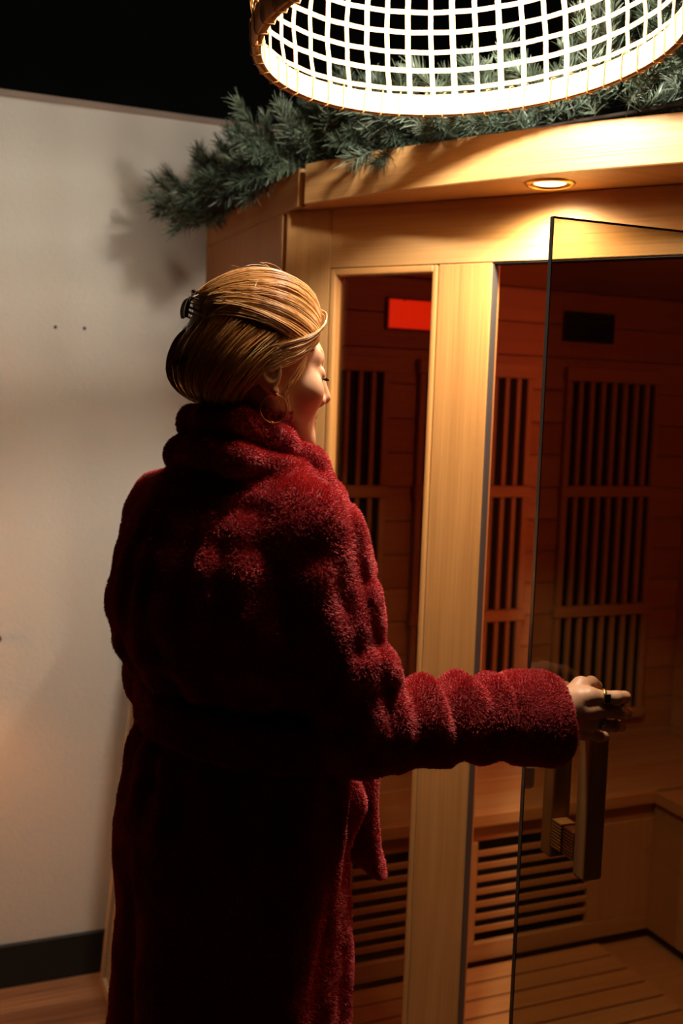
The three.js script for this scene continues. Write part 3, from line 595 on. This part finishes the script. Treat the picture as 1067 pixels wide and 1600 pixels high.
  // left hand resting on the belt in front: five fingers laid across the waist
  function leftHandSDF(x, y, z) {
    const dir = V(0.86, -0.06, -0.5).normalize(), up = V(0, 1, 0), w = V(...WL); let palm = cap(x, y, z, WL, w.clone().addScaledVector(dir, 0.02).toArray(), 0.025, 0.022), d = 1e9;
    const K = [0.03, 0.011, -0.009, -0.027], Ln = [0.068, 0.076, 0.070, 0.055];
    const kn = K.map((k) => w.clone().addScaledVector(dir, 0.085).addScaledVector(up, k));
    for (const k of kn) palm = smin(palm, cap(x, y, z, w.clone().addScaledVector(up, (k.y - w.y) * 0.5).addScaledVector(dir, 0.015).toArray(), k.toArray(), 0.0145, 0.011), 0.014);
    d = palm;
    kn.forEach((k, i) => { const m = k.clone().addScaledVector(dir, Ln[i] * 0.55).add(V(0, -0.002, 0.004)), e = k.clone().addScaledVector(dir, Ln[i]).add(V(0, -0.006, 0.014)); const q = smin(cap(x, y, z, k.toArray(), m.toArray(), 0.0095, 0.0085), cap(x, y, z, m.toArray(), e.toArray(), 0.0085, 0.007), 0.003); d = Math.min(d, smin(palm, q, 0.008)); });
    const t0 = w.clone().addScaledVector(dir, 0.03).addScaledVector(up, 0.03), t1 = w.clone().addScaledVector(dir, 0.075).addScaledVector(up, 0.058), t2 = w.clone().addScaledVector(dir, 0.105).addScaledVector(up, 0.06);
    const q = smin(cap(x, y, z, t0.toArray(), t1.toArray(), 0.012, 0.0105), cap(x, y, z, t1.toArray(), t2.toArray(), 0.0105, 0.008), 0.003);
    return Math.min(d, smin(palm, q, 0.01));
  }
  const skin = phys({ color: new THREE.Color().setRGB(0.57, 0.30, 0.155), roughness: 0.48, sheen: 0.15, sheenColor: new THREE.Color(0xffd0b0) });
  const bodyGeo = mergeGeometries([
    nets(headSDF, [-0.26, 1.44, -0.13], [0.02, 1.72, 0.13], 0.0028),
    nets(legsSDF, [-0.36, -0.02, -0.36], [0.16, 1.50, 0.22], 0.012),
    nets(handSDF, [0.08, 1.04, -0.08], [0.44, 1.20, 0.12], 0.0025),
    nets(leftHandSDF, [-0.12, 1.02, -0.42], [0.12, 1.20, -0.22], 0.003),
  ]);
  put('body', bodyGeo, skin, person);
  // nails, dark varnish
  const nailMat = std({ color: 0x1a0508, roughness: 0.2 });
  for (const f of [...fingers, thumb]) {
    const a = V(...f[2]), b = V(...f[3]), d = b.clone().sub(a).normalize(), g = new THREE.SphereGeometry(1, 14, 10);
    const outw = V(1, 0, 0.15).addScaledVector(d, -d.x).normalize(); if (f === thumb) outw.set(0.5, 0.8, 0).addScaledVector(d, -outw.dot(d)).normalize();
    const m = new THREE.Matrix4().makeBasis(d.clone().multiplyScalar(0.0068), outw.clone().multiplyScalar(0.0022), d.clone().cross(outw).multiplyScalar(0.0055)); m.setPosition(b.clone().addScaledVector(outw, 0.0058).addScaledVector(d, 0.001)); g.applyMatrix4(m);
    put('fingernail', g, nailMat, person, 'dark varnished nail');
  }
  // rings
  const ringAt = (f, t, R, r, mat, name, label) => { const a = V(...f[0]), b = V(...f[1]), p = a.clone().lerp(b, t), d = b.clone().sub(a).normalize(), g = new THREE.TorusGeometry(R, r, 8, 36); g.scale(1, 1, 1.9); const q = new THREE.Quaternion().setFromUnitVectors(V(0, 0, 1), d); g.applyQuaternion(q); g.translate(p.x, p.y, p.z); return put(name, g, mat, person, label); };
  {
    const r1 = ringAt(fingers[0], 0.52, 0.0108, 0.0014, M.brass, 'signet_ring', 'gold ring with a square black stone');
    const p = V(...fingers[0][0]).lerp(V(...fingers[0][1]), 0.55); const g = new RoundedBoxGeometry(0.009, 0.013, 0.004, 2, 0.0012); g.translate(p.x + 0.002, p.y + 0.001, p.z + 0.0115); put('ring_stone', g, M.blackPlastic, person);
    ringAt(fingers[2], 0.34, 0.0102, 0.0012, M.steel, 'silver_ring', 'silver ring with two pale stones');
    const p2 = V(...fingers[2][0]).lerp(V(...fingers[2][1]), 0.36); const st = []; for (const [dx, dy, r] of [[-0.005, 0.001, 0.0034], [0.004, 0.002, 0.0038], [0.0, -0.004, 0.003]]) { const s = new THREE.IcosahedronGeometry(r, 1); s.translate(p2.x + dx, p2.y + dy, p2.z + 0.0112); st.push(s); } put('ring_stone', mergeGeometries(st), M.steel, person);
  }
  // lashes, brow
  {
    const lash = []; for (let i = 0; i < 16; i++) { const s = i / 15, x = lerp(0.021, 0.043, s), y0 = -0.004 - 0.002 * Math.sin(s * 3.1), z0 = 0.0868 - 0.011 * s * s, L = 0.009; lash.push(tube([V(x, y0, z0), V(x + 0.002 * s, y0 - 0.0022, z0 + L * 0.55), V(x + 0.004 * s, y0 - 0.0008, z0 + L)].map((p) => headToLoc(p.toArray())), 0.00055, 5, 4)); }
    put('eyelashes', mergeGeometries(lash), std({ color: 0x120a06, roughness: 0.7 }), person);
    const br = []; for (let i = 0; i < 40; i++) { const s = i / 39, x = lerp(0.014, 0.046, s), y = 0.024 + 0.006 * Math.sin(s * 2.4) + rr(-0.002, 0.002), z = 0.0865 - 0.022 * s * s; br.push(tube([V(x, y, z), V(x + 0.004, y + 0.0015, z - 0.001 - 0.003 * s), V(x + 0.008, y + 0.001, z - 0.003 - 0.007 * s)].map((p) => headToLoc(p.toArray())), 0.00032, 4, 3)); }
    put('eyebrow', mergeGeometries(br), std({ color: 0x8a6238, roughness: 0.7 }), person);
  }
  // hoop earring
  {
    const lobe = headToLoc([0.079, -0.036, 0.0]), g = new THREE.TorusGeometry(0.0185, 0.0008, 8, 48); g.rotateY(0.35); g.translate(lobe.x + 0.003, lobe.y - 0.018, lobe.z + 0.004);
    put('hoop_earring', g, M.brass, person, 'thin hoop earring with two small balls');
    const balls = []; for (const [dx, dy] of [[0.006, 0.0005], [0.001, -0.0365]]) { const s = new THREE.SphereGeometry(0.0024, 14, 10); s.translate(lobe.x + dx, lobe.y + dy, lobe.z + 0.004); balls.push(s); } put('earring_ball', mergeGeometries(balls), M.brass, person);
  }

  // ---------- hair
  const hC = [0, 0.03, -0.02];
  function hairH(a, b, c) { // in head coordinates
    const m = Math.abs(a);
    let d = ellip(m, b, c, [0, 0.044, -0.010], [0.083, 0.084, 0.099]);
    d = smin(d, ellip(m, b, c, [0, 0.094, 0.010], [0.05, 0.030, 0.055]), 0.03);
    d = smin(d, ellip(m, b, c, [0, -0.008, -0.071], [0.075, 0.044, 0.049]), 0.03);
    d = smin(d, ellip(m, b, c, [0.050, 0.0, -0.045], [0.036, 0.055, 0.045]), 0.03);
    d = smax(d, -ellip(m, b, c, [0.02, 0.060, -0.112], [0.040, 0.012, 0.022]), 0.03); // dip under the clip
    return d;
  }
  function hairShell(x, y, z) {
    const [a, b, c] = toHead(x, y, z), m = Math.abs(a);
    let d = hairH(a, b, c) + 0.004;
    // keep the face, ear and throat free: hairline plane from the forehead over the temple to behind the ear
    const line = c - (0.072 - 0.055 * sstep(0.055, -0.03, b) - 0.062 * sstep(0.0, -0.05, b) + (m < 0.05 ? 0.018 * sstep(0.02, 0.07, b) : 0.0));
    d = smax(d, line, 0.012);
    d = smax(d, -(b + 0.055), 0.02);
    return d;
  }
  const hairMat = std({ color: new THREE.Color().setRGB(0.34, 0.15, 0.045), roughness: 0.55 });
  const hair = put('hair', nets(hairShell, [-0.29, 1.50, -0.16], [0.02, 1.76, 0.16], 0.0035), hairMat, person, 'blonde hair pinned up at the back');
  const hv = (a, b, c) => V(a - hC[0], b - hC[1], c - hC[2]);
  function surf(dir, off) { let lo = 0.02, hi = 0.22; for (let i = 0; i < 22; i++) { const m = (lo + hi) / 2; if (hairH(hC[0] + dir.x * m, hC[1] + dir.y * m, hC[2] + dir.z * m) < 0) lo = m; else hi = m; } const r = lo + off; return [hC[0] + dir.x * r, hC[1] + dir.y * r, hC[2] + dir.z * r]; }
  function strand(d0, d1, d2, off0, off1, r, n = 12, bump = 0, wav = 0) {
    const P = [], ph = rr(0, 6.28);
    for (let i = 0; i <= n; i++) { const t = i / n, d = d0.clone().multiplyScalar((1 - t) ** 2).addScaledVector(d1, 2 * t * (1 - t)).addScaledVector(d2, t * t).normalize(); const p = surf(d, lerp(off0, off1, t) + bump * Math.sin(Math.PI * t) + wav * Math.sin(t * 9 + ph)); P.push(headToLoc(p)); }
    return P;
  }
  // each strand: a thin three-sided tapering tube
  function strandGeo(list) {
    const pos = [], nor = [], idx = [];
    for (const [P, r] of list) {
      const n = P.length; let ref = V(0.3, 1, 0.2);
      for (let i = 0; i < n; i++) {
        const T = P[Math.min(n - 1, i + 1)].clone().sub(P[Math.max(0, i - 1)]).normalize(), A = T.clone().cross(ref).normalize(), B = T.clone().cross(A), t = i / (n - 1), rad = r * Math.min(1, 0.35 + t * 6) * Math.min(1, 0.25 + (1 - t) * 5);
        for (let k = 0; k < 3; k++) { const a = k / 3 * Math.PI * 2, q = A.clone().multiplyScalar(Math.cos(a)).addScaledVector(B, Math.sin(a)); nor.push(q.x, q.y, q.z); pos.push(P[i].x + q.x * rad, P[i].y + q.y * rad, P[i].z + q.z * rad); }
        if (i < n - 1) { const o = pos.length / 3 - 3; for (let k = 0; k < 3; k++) { const a = o + k, b = o + (k + 1) % 3; idx.push(a, b, a + 3, b, b + 3, a + 3); } }
      }
    }
    const g = new THREE.BufferGeometry(); g.setAttribute('position', new THREE.Float32BufferAttribute(pos, 3)); g.setAttribute('normal', new THREE.Float32BufferAttribute(nor, 3)); g.setIndex(idx); return g;
  }
  const tones = [[0.50, 0.22, 0.060], [0.64, 0.32, 0.095], [0.38, 0.155, 0.040], [0.80, 0.54, 0.26]].map((c) => std({ color: new THREE.Color().setRGB(...c), roughness: 0.27 }));
  const lists = tones.map(() => []);
  const add = (P, r, w) => { const k = w ?? (rnd() < 0.42 ? 0 : rnd() < 0.55 ? 1 : rnd() < 0.7 ? 2 : 3); lists[k].push([P, r]); };
  for (const s of [1, -1]) {
    for (let i = 0; i < 1050; i++) { // swept from the hairline back to the clip
      const t = rnd(), d0 = hv(s * lerp(0.004, 0.068, t), lerp(0.088, 0.030, t * t) + rr(-0.004, 0.004), lerp(0.086, 0.045, t * t)).normalize();
      const d2 = hv(s * rr(0.0, 0.02), 0.074 + rr(-0.012, 0.014) - t * 0.012, -0.098).normalize();
      const d1 = hv(s * lerp(0.02, 0.10, t), lerp(0.16, 0.062, t), lerp(-0.02, -0.015, t)).normalize();
      const clump = Math.sin(t * 40 + s) * 0.0016;
      add(strand(d0, d1, d2, rr(-0.003, 0.001), rr(-0.003, 0.002) + clump, 0, 14, clump + 0.001, rr(0, 0.0006)), rr(0.0005, 0.0009));
    }
    for (let i = 0; i < 1050; i++) { // lower half: from the parting down into the collar
      const t = rnd(), top = t < 0.45 ? [lerp(0.070, 0.082, t / 0.45), lerp(0.030, 0.042, t / 0.45), lerp(0.026, -0.03, t / 0.45)] : [lerp(0.082, 0.012, (t - 0.45) / 0.55), lerp(0.040, 0.072, (t - 0.45) / 0.55), lerp(-0.03, -0.112, (t - 0.45) / 0.55)];
      const d0 = hv(s * top[0], top[1] + rr(-0.008, 0.008), top[2] + rr(-0.006, 0.006)).normalize();
      const bot = [lerp(0.072, 0.004, t), -0.052 + rr(-0.008, 0.01), lerp(-0.040, -0.112, t)];
      const d2 = hv(s * bot[0], bot[1], bot[2]).normalize(), d1 = hv(s * (lerp(top[0], bot[0], 0.5) + 0.012), lerp(top[1], bot[1], 0.45), lerp(top[2], bot[2], 0.5) - 0.012 - 0.02 * (1 - t)).normalize();
      const clump = Math.sin(t * 55 + s) * 0.0018;
      add(strand(d0, d1, d2, rr(-0.004, 0.0015) + clump, rr(-0.004, 0.002) + clump, 0, 12, clump + 0.0015, rr(0, 0.0012)), rr(0.0005, 0.0009));
    }
    for (let i = 0; i < 90; i++) { // loose pale lock from the forehead round the temple to the ear
      const k = rr(-1, 1), P = [[0.012, 0.086 + k * 0.004, 0.074 + k * 0.004], [0.036, 0.074 + k * 0.008, 0.076 + k * 0.004], [0.055, 0.056 + k * 0.012, 0.068 + k * 0.005], [0.069, 0.036 + k * 0.014, 0.048 + k * 0.004], [0.080, 0.024 + k * 0.016, 0.022 + rr(-0.006, 0.006)], [0.087, 0.010 + k * 0.018, -0.008 + rr(-0.006, 0.006)]].map((p) => headToLoc([s * (p[0] + rr(-0.002, 0.002)), p[1] + rr(-0.0015, 0.0015), p[2]]));
      add(new THREE.CatmullRomCurve3(P).getPoints(14), rr(0.0005, 0.0009), rnd() < 0.75 ? 3 : 1);
    }
    for (let i = 0; i < 14; i++) { // wisps in front of the ear and at the nape
      const a = rnd() < 0.5, P = a ? [[0.073, 0.02, 0.045], [0.080, -0.005, 0.032 + rr(-0.008, 0.008)], [0.081, -0.03, 0.020 + rr(-0.008, 0.008)], [0.074, -0.052 + rr(-0.01, 0.01), 0.018 + rr(-0.012, 0.012)]] : [[0.070, -0.03, -0.03], [0.066, -0.055, -0.028 + rr(-0.01, 0.01)], [0.055, -0.078 + rr(-0.01, 0.01), -0.03 + rr(-0.012, 0.01)]];
      add(new THREE.CatmullRomCurve3(P.map((p) => headToLoc([s * (p[0] + rr(-0.003, 0.003)), p[1], p[2]]))).getPoints(10), 0.00042);
    }
  }
  for (let i = 0; i < 70; i++) { // flyaways
    const d0 = hv(rr(-0.06, 0.06), rr(0.04, 0.1), rr(-0.1, 0.05)).normalize(), d2 = d0.clone().add(V(rr(-0.4, 0.4), rr(-0.3, 0.3), rr(-0.7, -0.1))).normalize();
    add(strand(d0, d0.clone().lerp(d2, 0.5), d2, 0.001, rr(0.002, 0.012), 0, 10, rr(0.001, 0.004)), 0.00028);
  }
  lists.forEach((l, k) => { put('hair_strands', strandGeo(l), tones[k], hair); });
  // claw clip
  {
    const c = group('hair_clip', hair, [0, 0, 0]); c.userData.label = 'small claw clip';
    const mat = phys({ color: 0x3a2c1e, roughness: 0.25, clearcoat: 0.6 }), pale = phys({ color: 0xb8a98c, roughness: 0.3 });
    const H = (a, b, z) => headToLoc([a, b, z]);
    for (const s of [1, -1]) {
      const spine = tube([H(s * 0.008, 0.088, -0.094), H(s * 0.014, 0.081, -0.105), H(s * 0.015, 0.067, -0.109), H(s * 0.011, 0.058, -0.108)], 0.003, 20, 8);
      put('claw_arm', spine, s > 0 ? mat : pale, c);
      for (let i = 0; i < 4; i++) put('claw_tooth', tube([H(s * 0.013, 0.084 - i * 0.007, -0.104), H(s * 0.020, 0.082 - i * 0.007, -0.100), H(s * 0.022, 0.079 - i * 0.007, -0.090)], 0.0016, 8, 6), i % 2 ? pale : mat, c);
    }
    put('claw_spring', tube([H(-0.010, 0.090, -0.096), H(0, 0.093, -0.099), H(0.010, 0.090, -0.096)], 0.0034, 10, 8), mat, c);
  }

  // ---------- robe
  const fold = (x, y, z) => 0.010 * noise(x * 9, y * 6 + 3, z * 9) + 0.005 * noise(x * 24, y * 13, z * 24 + 7);
  function torsoSDF(x, y, z) {
    const t = torsoAt(y), dx = x - t[1], u = dx * bS[0] + z * bS[1], v = dx * bF[0] + z * bF[1];
    const k = Math.hypot(u / t[2], v / t[3]), r = Math.hypot(u, v); let d = k > 1e-6 ? r * (1 - 1 / k) : -t[3];
    const phi = Math.atan2(v, u);
    const sk = sstep(1.08, 0.72, y); d += sk * (0.011 * Math.sin(6 * phi + 0.7 + 1.6 * noise(phi, y * 1.5, 2)) + 0.006 * Math.sin(13 * phi + 2 + 2 * noise(phi * 2, y * 2, 5)));
    const bl = sstep(1.13, 1.17, y) * sstep(1.32, 1.2, y); d += bl * 0.007 * Math.sin(11 * phi + 2.5 * noise(phi * 2, y * 5, 1));
    d += sstep(1.42, 1.36, y) * sstep(1.18, 1.30, y) * 0.0042 * Math.sin(19 * phi + 2.4 * noise(phi * 3, y * 4, 8)); const pl = sstep(1.13, 1.09, y) * sstep(0.9, 1.07, y); d += pl * 0.006 * Math.sin(14 * phi + 1);
    return Math.max(d, torsoTab[0][0] + 0.0 - y);
  }
  const axisT = (x, y, z, a, b) => { const bx = b[0] - a[0], by = b[1] - a[1], bz = b[2] - a[2]; return clamp(((x - a[0]) * bx + (y - a[1]) * by + (z - a[2]) * bz) / (bx * bx + by * by + bz * bz), 0, 1); };
  function sleeveR(x, y, z) {
    const t1 = axisT(x, y, z, SR, EL), t2 = axisT(x, y, z, EL, CU);
    const w = noise(x * 14, y * 14, z * 14);
    let up = cap(x, y, z, SR, EL, 0.074, 0.066) + 0.006 * Math.sin(t1 * 17 + 1 + (x + z) * 22 + 2 * w) * sstep(0.1, 0.5, t1) * (x > 0 ? 1 : 0.5);
    let lo = cap(x, y, z, EL, CU, 0.060, 0.061);
    // gathered folds around the forearm and the turned-back cuff
    lo += (0.0035 + 0.0045 * sstep(1.09, 1.14, y)) * Math.sin(t2 * 30 + 2.2 * Math.sin((y - 1.12) * 26 + z * 12) + 2 * w) * sstep(0.02, 0.2, t2) * sstep(0.78, 0.6, t2);
    lo -= 0.006 * sstep(0.72, 0.80, t2); lo += 0.006 * Math.exp(-(((t2 - 0.725) / 0.018) ** 2));
    let d = smin(up, lo, 0.025);
    d += 0.010 * Math.exp(-(((x - 0.072 + (y - 1.15) * 0.25) / 0.010) ** 2)) * sstep(1.05, 1.12, y); // crease inside the elbow
    d = smax(d, (x - CU[0]) * 0.97 + (y - CU[1]) * 0.0 - (z - CU[2]) * 0.24 - 0.006, 0.012);      // cuff end
    d = smax(d, -cap(x, y, z, [0.25, 1.122, 0.02], [0.38, 1.124, -0.015], 0.040, 0.047), 0.012);   // hollow cuff
    return d;
  }
  const sleeveL = (x, y, z) => smin(cap(x, y, z, SL, EL2, 0.068, 0.064), cap(x, y, z, EL2, WL, 0.06, 0.056), 0.03);
  function robeSDF(x, y, z) {
    let d = torsoSDF(x, y, z);
    d = smin(d, cap(x, y, z, [SR[0] - 0.02, SR[1] + 0.01, SR[2] - 0.02], [SL[0] + 0.02, SL[1] + 0.008, SL[2] + 0.01], 0.056, 0.054), 0.06); // yoke
    d = smin(d, sleeveL(x, y, z), 0.03);
    d = smin(d, sleeveR(x, y, z), 0.016);
    d = smin(d, chain(x, y, z, [[-0.095, 1.418, 0.085], [-0.062, 1.390, 0.126], [-0.036, 1.33, 0.153], [-0.014, 1.26, 0.160], [0.004, 1.17, 0.150]], [0.018, 0.022, 0.024, 0.024, 0.02]), 0.022); // armhole ridge
    d += fold(x, y, z);
    d = smax(d, -cap(x, y, z, [-0.150, 1.455, 0.0], [-0.148, 1.62, 0.005], 0.060, 0.085), 0.02); // neck opening
    return d;
  }
  const wine = phys({ color: new THREE.Color().setRGB(0.24, 0.018, 0.024), roughness: 0.9, sheen: 0.5, sheenColor: new THREE.Color().setRGB(0.6, 0.08, 0.08), sheenRoughness: 0.5 });
  const robeGeo = nets(robeSDF, [-0.46, 0.23, -0.44], [0.40, 1.54, 0.30], 0.0085);
  const robe = put('robe', robeGeo, wine, person, 'wine red fleece robe');
  const bl = (u, y, v) => { const c = [-0.132, 0]; return [c[0] + u * bS[0] + v * bF[0], y, u * bS[1] + v * bF[1]]; };
  const rollIn = [[0.0, 1.527, -0.076, 0.020], [0.046, 1.519, -0.062, 0.020], [0.070, 1.500, -0.015, 0.020], [0.074, 1.466, 0.045, 0.023], [0.066, 1.415, 0.095, 0.024], [0.050, 1.34, 0.130, 0.025], [0.030, 1.25, 0.150, 0.024], [0.012, 1.15, 0.142, 0.022]];
  const rollOut = [[0.0, 1.484, -0.088, 0.022], [0.052, 1.477, -0.074, 0.022], [0.081, 1.458, -0.022, 0.022], [0.092, 1.432, 0.040, 0.024], [0.090, 1.382, 0.100, 0.025], [0.078, 1.31, 0.140, 0.031], [0.052, 1.24, 0.160, 0.028], [0.025, 1.15, 0.150, 0.022]];
  function collarSDF(x, y, z) {
    let d = 1e9;
    for (const roll of [rollIn, rollOut]) for (const s of [1, -1]) { const P = roll.map((q) => bl(s * q[0], q[1], q[2])); let e = 1e9; for (let i = 0; i < P.length - 1; i++) e = smin(e, cap(x, y, z, P[i], P[i + 1], roll[i][3], roll[i + 1][3]), 0.012); d = smin(d, e, 0.003); }
    return d + 0.003 * noise(x * 16, y * 16, z * 16) + 0.002 * noise(x * 45, y * 45, z * 45);
  }
  const collarGeo = nets(collarSDF, [-0.36, 1.08, -0.26], [0.10, 1.58, 0.20], 0.0065);
  const collar = put('collar', collarGeo, wine, robe, 'thick shawl collar');
  // belt: band round the waist, knot and two hanging ends
  function beltSDF(x, y, z) {
    const yc = 1.108 + (x + 0.14) * -0.12, t = torsoAt(1.13), dx = x - t[1], u = dx * bS[0] + z * bS[1], v = dx * bF[0] + z * bF[1], k = Math.hypot(u / (t[2] + 0.004), v / (t[3] + 0.004)), r = Math.hypot(u, v), e = k > 1e-6 ? r * (1 - 1 / k) : -1;
    const a = Math.abs(e) - 0.009, b = Math.abs(y - yc) - 0.022; let d = Math.min(Math.max(a, b), 0) + Math.hypot(Math.max(a, 0), Math.max(b, 0)) - 0.007;
    d += 0.003 * noise(x * 30, y * 30, z * 30);
    d = smin(d, ellip(x, y, z, [0.022, 1.085, -0.05], [0.03, 0.034, 0.03]) + 0.006 * noise(x * 40, y * 40, z * 40), 0.01);
    return d;
  }
  const beltGeo = nets(beltSDF, [-0.36, 1.03, -0.2], [0.10, 1.18, 0.2], 0.006);
  put('belt', beltGeo, wine, robe);
  function endSDF(x, y, z) { // hanging belt end, a flat soft band
    const t = clamp((1.09 - y) / 0.24, 0, 1), cx = 0.030 + 0.022 * t - 0.006 * Math.sin(t * 3), cz = -0.055 + 0.012 * Math.sin(t * 4), ca = 0.9, sa = 0.43, px = (x - cx) * ca + (z - cz) * sa, pz = -(x - cx) * sa + (z - cz) * ca, w = 0.0255 + 0.002 * Math.sin(t * 7);
    const a = Math.abs(px) - w, b = Math.abs(pz) - 0.006, c = Math.max(y - 1.10, (0.868 - y) - (x - cx) * 0.55); return Math.hypot(Math.max(a, 0), Math.max(b, 0), Math.max(c, 0)) + Math.min(Math.max(a, b, c), 0) - 0.006 + 0.002 * noise(x * 40, y * 25, z * 40);
  }
  const endGeo = nets(endSDF, [-0.03, 0.83, -0.11], [0.11, 1.13, 0.0], 0.0045);
  put('belt_end', endGeo, wine, robe);
  function pocketSDF(x, y, z) { // patch pocket that bulges at her right hip
    const P = [[0.002, 1.05, -0.005], [0.006, 0.985, 0.0], [0.004, 0.93, 0.0]]; let d = cap(x, y, z, P[0], P[1], 0.026, 0.036); d = smin(d, cap(x, y, z, P[1], P[2], 0.036, 0.030), 0.02);
    d += 0.007 * noise(x * 28, y * 22, z * 28); d = smax(d, Math.abs(y - 0.985) - 0.075, 0.014); d = smax(d, -(Math.abs(y - 1.03) - 0.0015 + 0 * x), 0.006); return d;
  }
  const pocketGeo = nets(pocketSDF, [-0.06, 0.88, -0.08], [0.07, 1.10, 0.08], 0.005);
  put('pocket', pocketGeo, wine, robe);

  // fleece pile: tufts planted over every piece of the robe
  {
    reseed(4242);
    const blades = [];
    for (let b = 0; b < 5; b++) {
      const a = b / 5 * 6.28 + rr(-0.4, 0.4), L = rr(0.75, 1.15), lean = rr(0.15, 0.4), w = 0.075, bx = Math.cos(a) * 0.12, bz = Math.sin(a) * 0.12, pos = [];
      const sx = -Math.sin(a) * w, sz = Math.cos(a) * w, m = [bx + Math.cos(a) * lean * 0.35, L * 0.55, bz + Math.sin(a) * lean * 0.35], e = [bx + Math.cos(a) * lean, L, bz + Math.sin(a) * lean];
      const g = new THREE.BufferGeometry(); pos.push(bx - sx, -0.1, bz - sz, bx + sx, -0.1, bz + sz, m[0] - sx, m[1], m[2] - sz, m[0] + sx, m[1], m[2] + sz, ...e);
      g.setAttribute('position', new THREE.Float32BufferAttribute(pos, 3)); g.setIndex([0, 1, 2, 1, 3, 2, 2, 3, 4]); blades.push(g);
    }
    let tuft = mergeGeometries(blades).toNonIndexed(); tuft.computeVertexNormals();
    const pileMat = phys({ color: new THREE.Color().setRGB(0.58, 0.066, 0.066), roughness: 0.75, side: THREE.DoubleSide, sheen: 0.9, sheenColor: new THREE.Color().setRGB(0.7, 0.12, 0.12), sheenRoughness: 0.4 });
    const DENS = FUR.density, mats = [], m4 = new THREE.Matrix4(), A = V(), B = V(), C = V(), nn = V(), p = V(), T = V(), Q = V();
    for (const g of [robeGeo, collarGeo, beltGeo, endGeo, pocketGeo]) {
      const P = g.attributes.position, Nn = g.attributes.normal, I = g.index.array;
      for (let i = 0; i < I.length; i += 3) {
        A.fromBufferAttribute(P, I[i]); B.fromBufferAttribute(P, I[i + 1]); C.fromBufferAttribute(P, I[i + 2]);
        if ((A.y + B.y + C.y) / 3 < 0.5 && g === robeGeo) { if (rnd() < 0.5) continue; }
        const area = B.clone().sub(A).cross(Q.copy(C).sub(A)).length() / 2; let cnt = area * DENS; cnt = Math.floor(cnt) + (rnd() < cnt % 1 ? 1 : 0);
        for (let k = 0; k < cnt; k++) {
          let a = rnd(), b = rnd(); if (a + b > 1) { a = 1 - a; b = 1 - b; }
          p.copy(A).addScaledVector(Q.copy(B).sub(A), a).addScaledVector(Q.copy(C).sub(A), b);
          nn.fromBufferAttribute(Nn, I[i]).multiplyScalar(1 - a - b).addScaledVector(Q.fromBufferAttribute(Nn, I[i + 1]), a).addScaledVector(Q.fromBufferAttribute(Nn, I[i + 2]), b).normalize();
          const s1 = noise(p.x * 32, p.y * 32, p.z * 32), s2 = noise(p.x * 32 + 9, p.y * 32 + 4, p.z * 32);
          T.set(s1 * 1.3 + rr(-0.25, 0.25), -0.55 + s2 * 0.9 + rr(-0.25, 0.25), s2 * 0.9 + rr(-0.25, 0.25)); T.addScaledVector(nn, -T.dot(nn));
          const up = nn.clone().multiplyScalar(0.75).add(T.multiplyScalar(0.9)).normalize(), X = Q.set(rr(-1, 1), rr(-1, 1), rr(-1, 1)).cross(up).normalize().clone(), Z = X.clone().cross(up), L = FUR.length * rr(0.7, 1.2) * (1 + 0.5 * s1), W = FUR.width;
          m4.makeBasis(X.multiplyScalar(W), up.multiplyScalar(L), Z.multiplyScalar(W)); m4.setPosition(p); mats.push(m4.clone());
        }
      }
    }
    const im = new THREE.InstancedMesh(tuft, pileMat, mats.length); mats.forEach((m, i) => im.setMatrixAt(i, m)); im.name = 'fleece_pile'; im.userData.kind = 'stuff'; shadow(im); robe.add(im);
    console.log('tufts', mats.length);
  }
}
renderer.render(scene, camera);
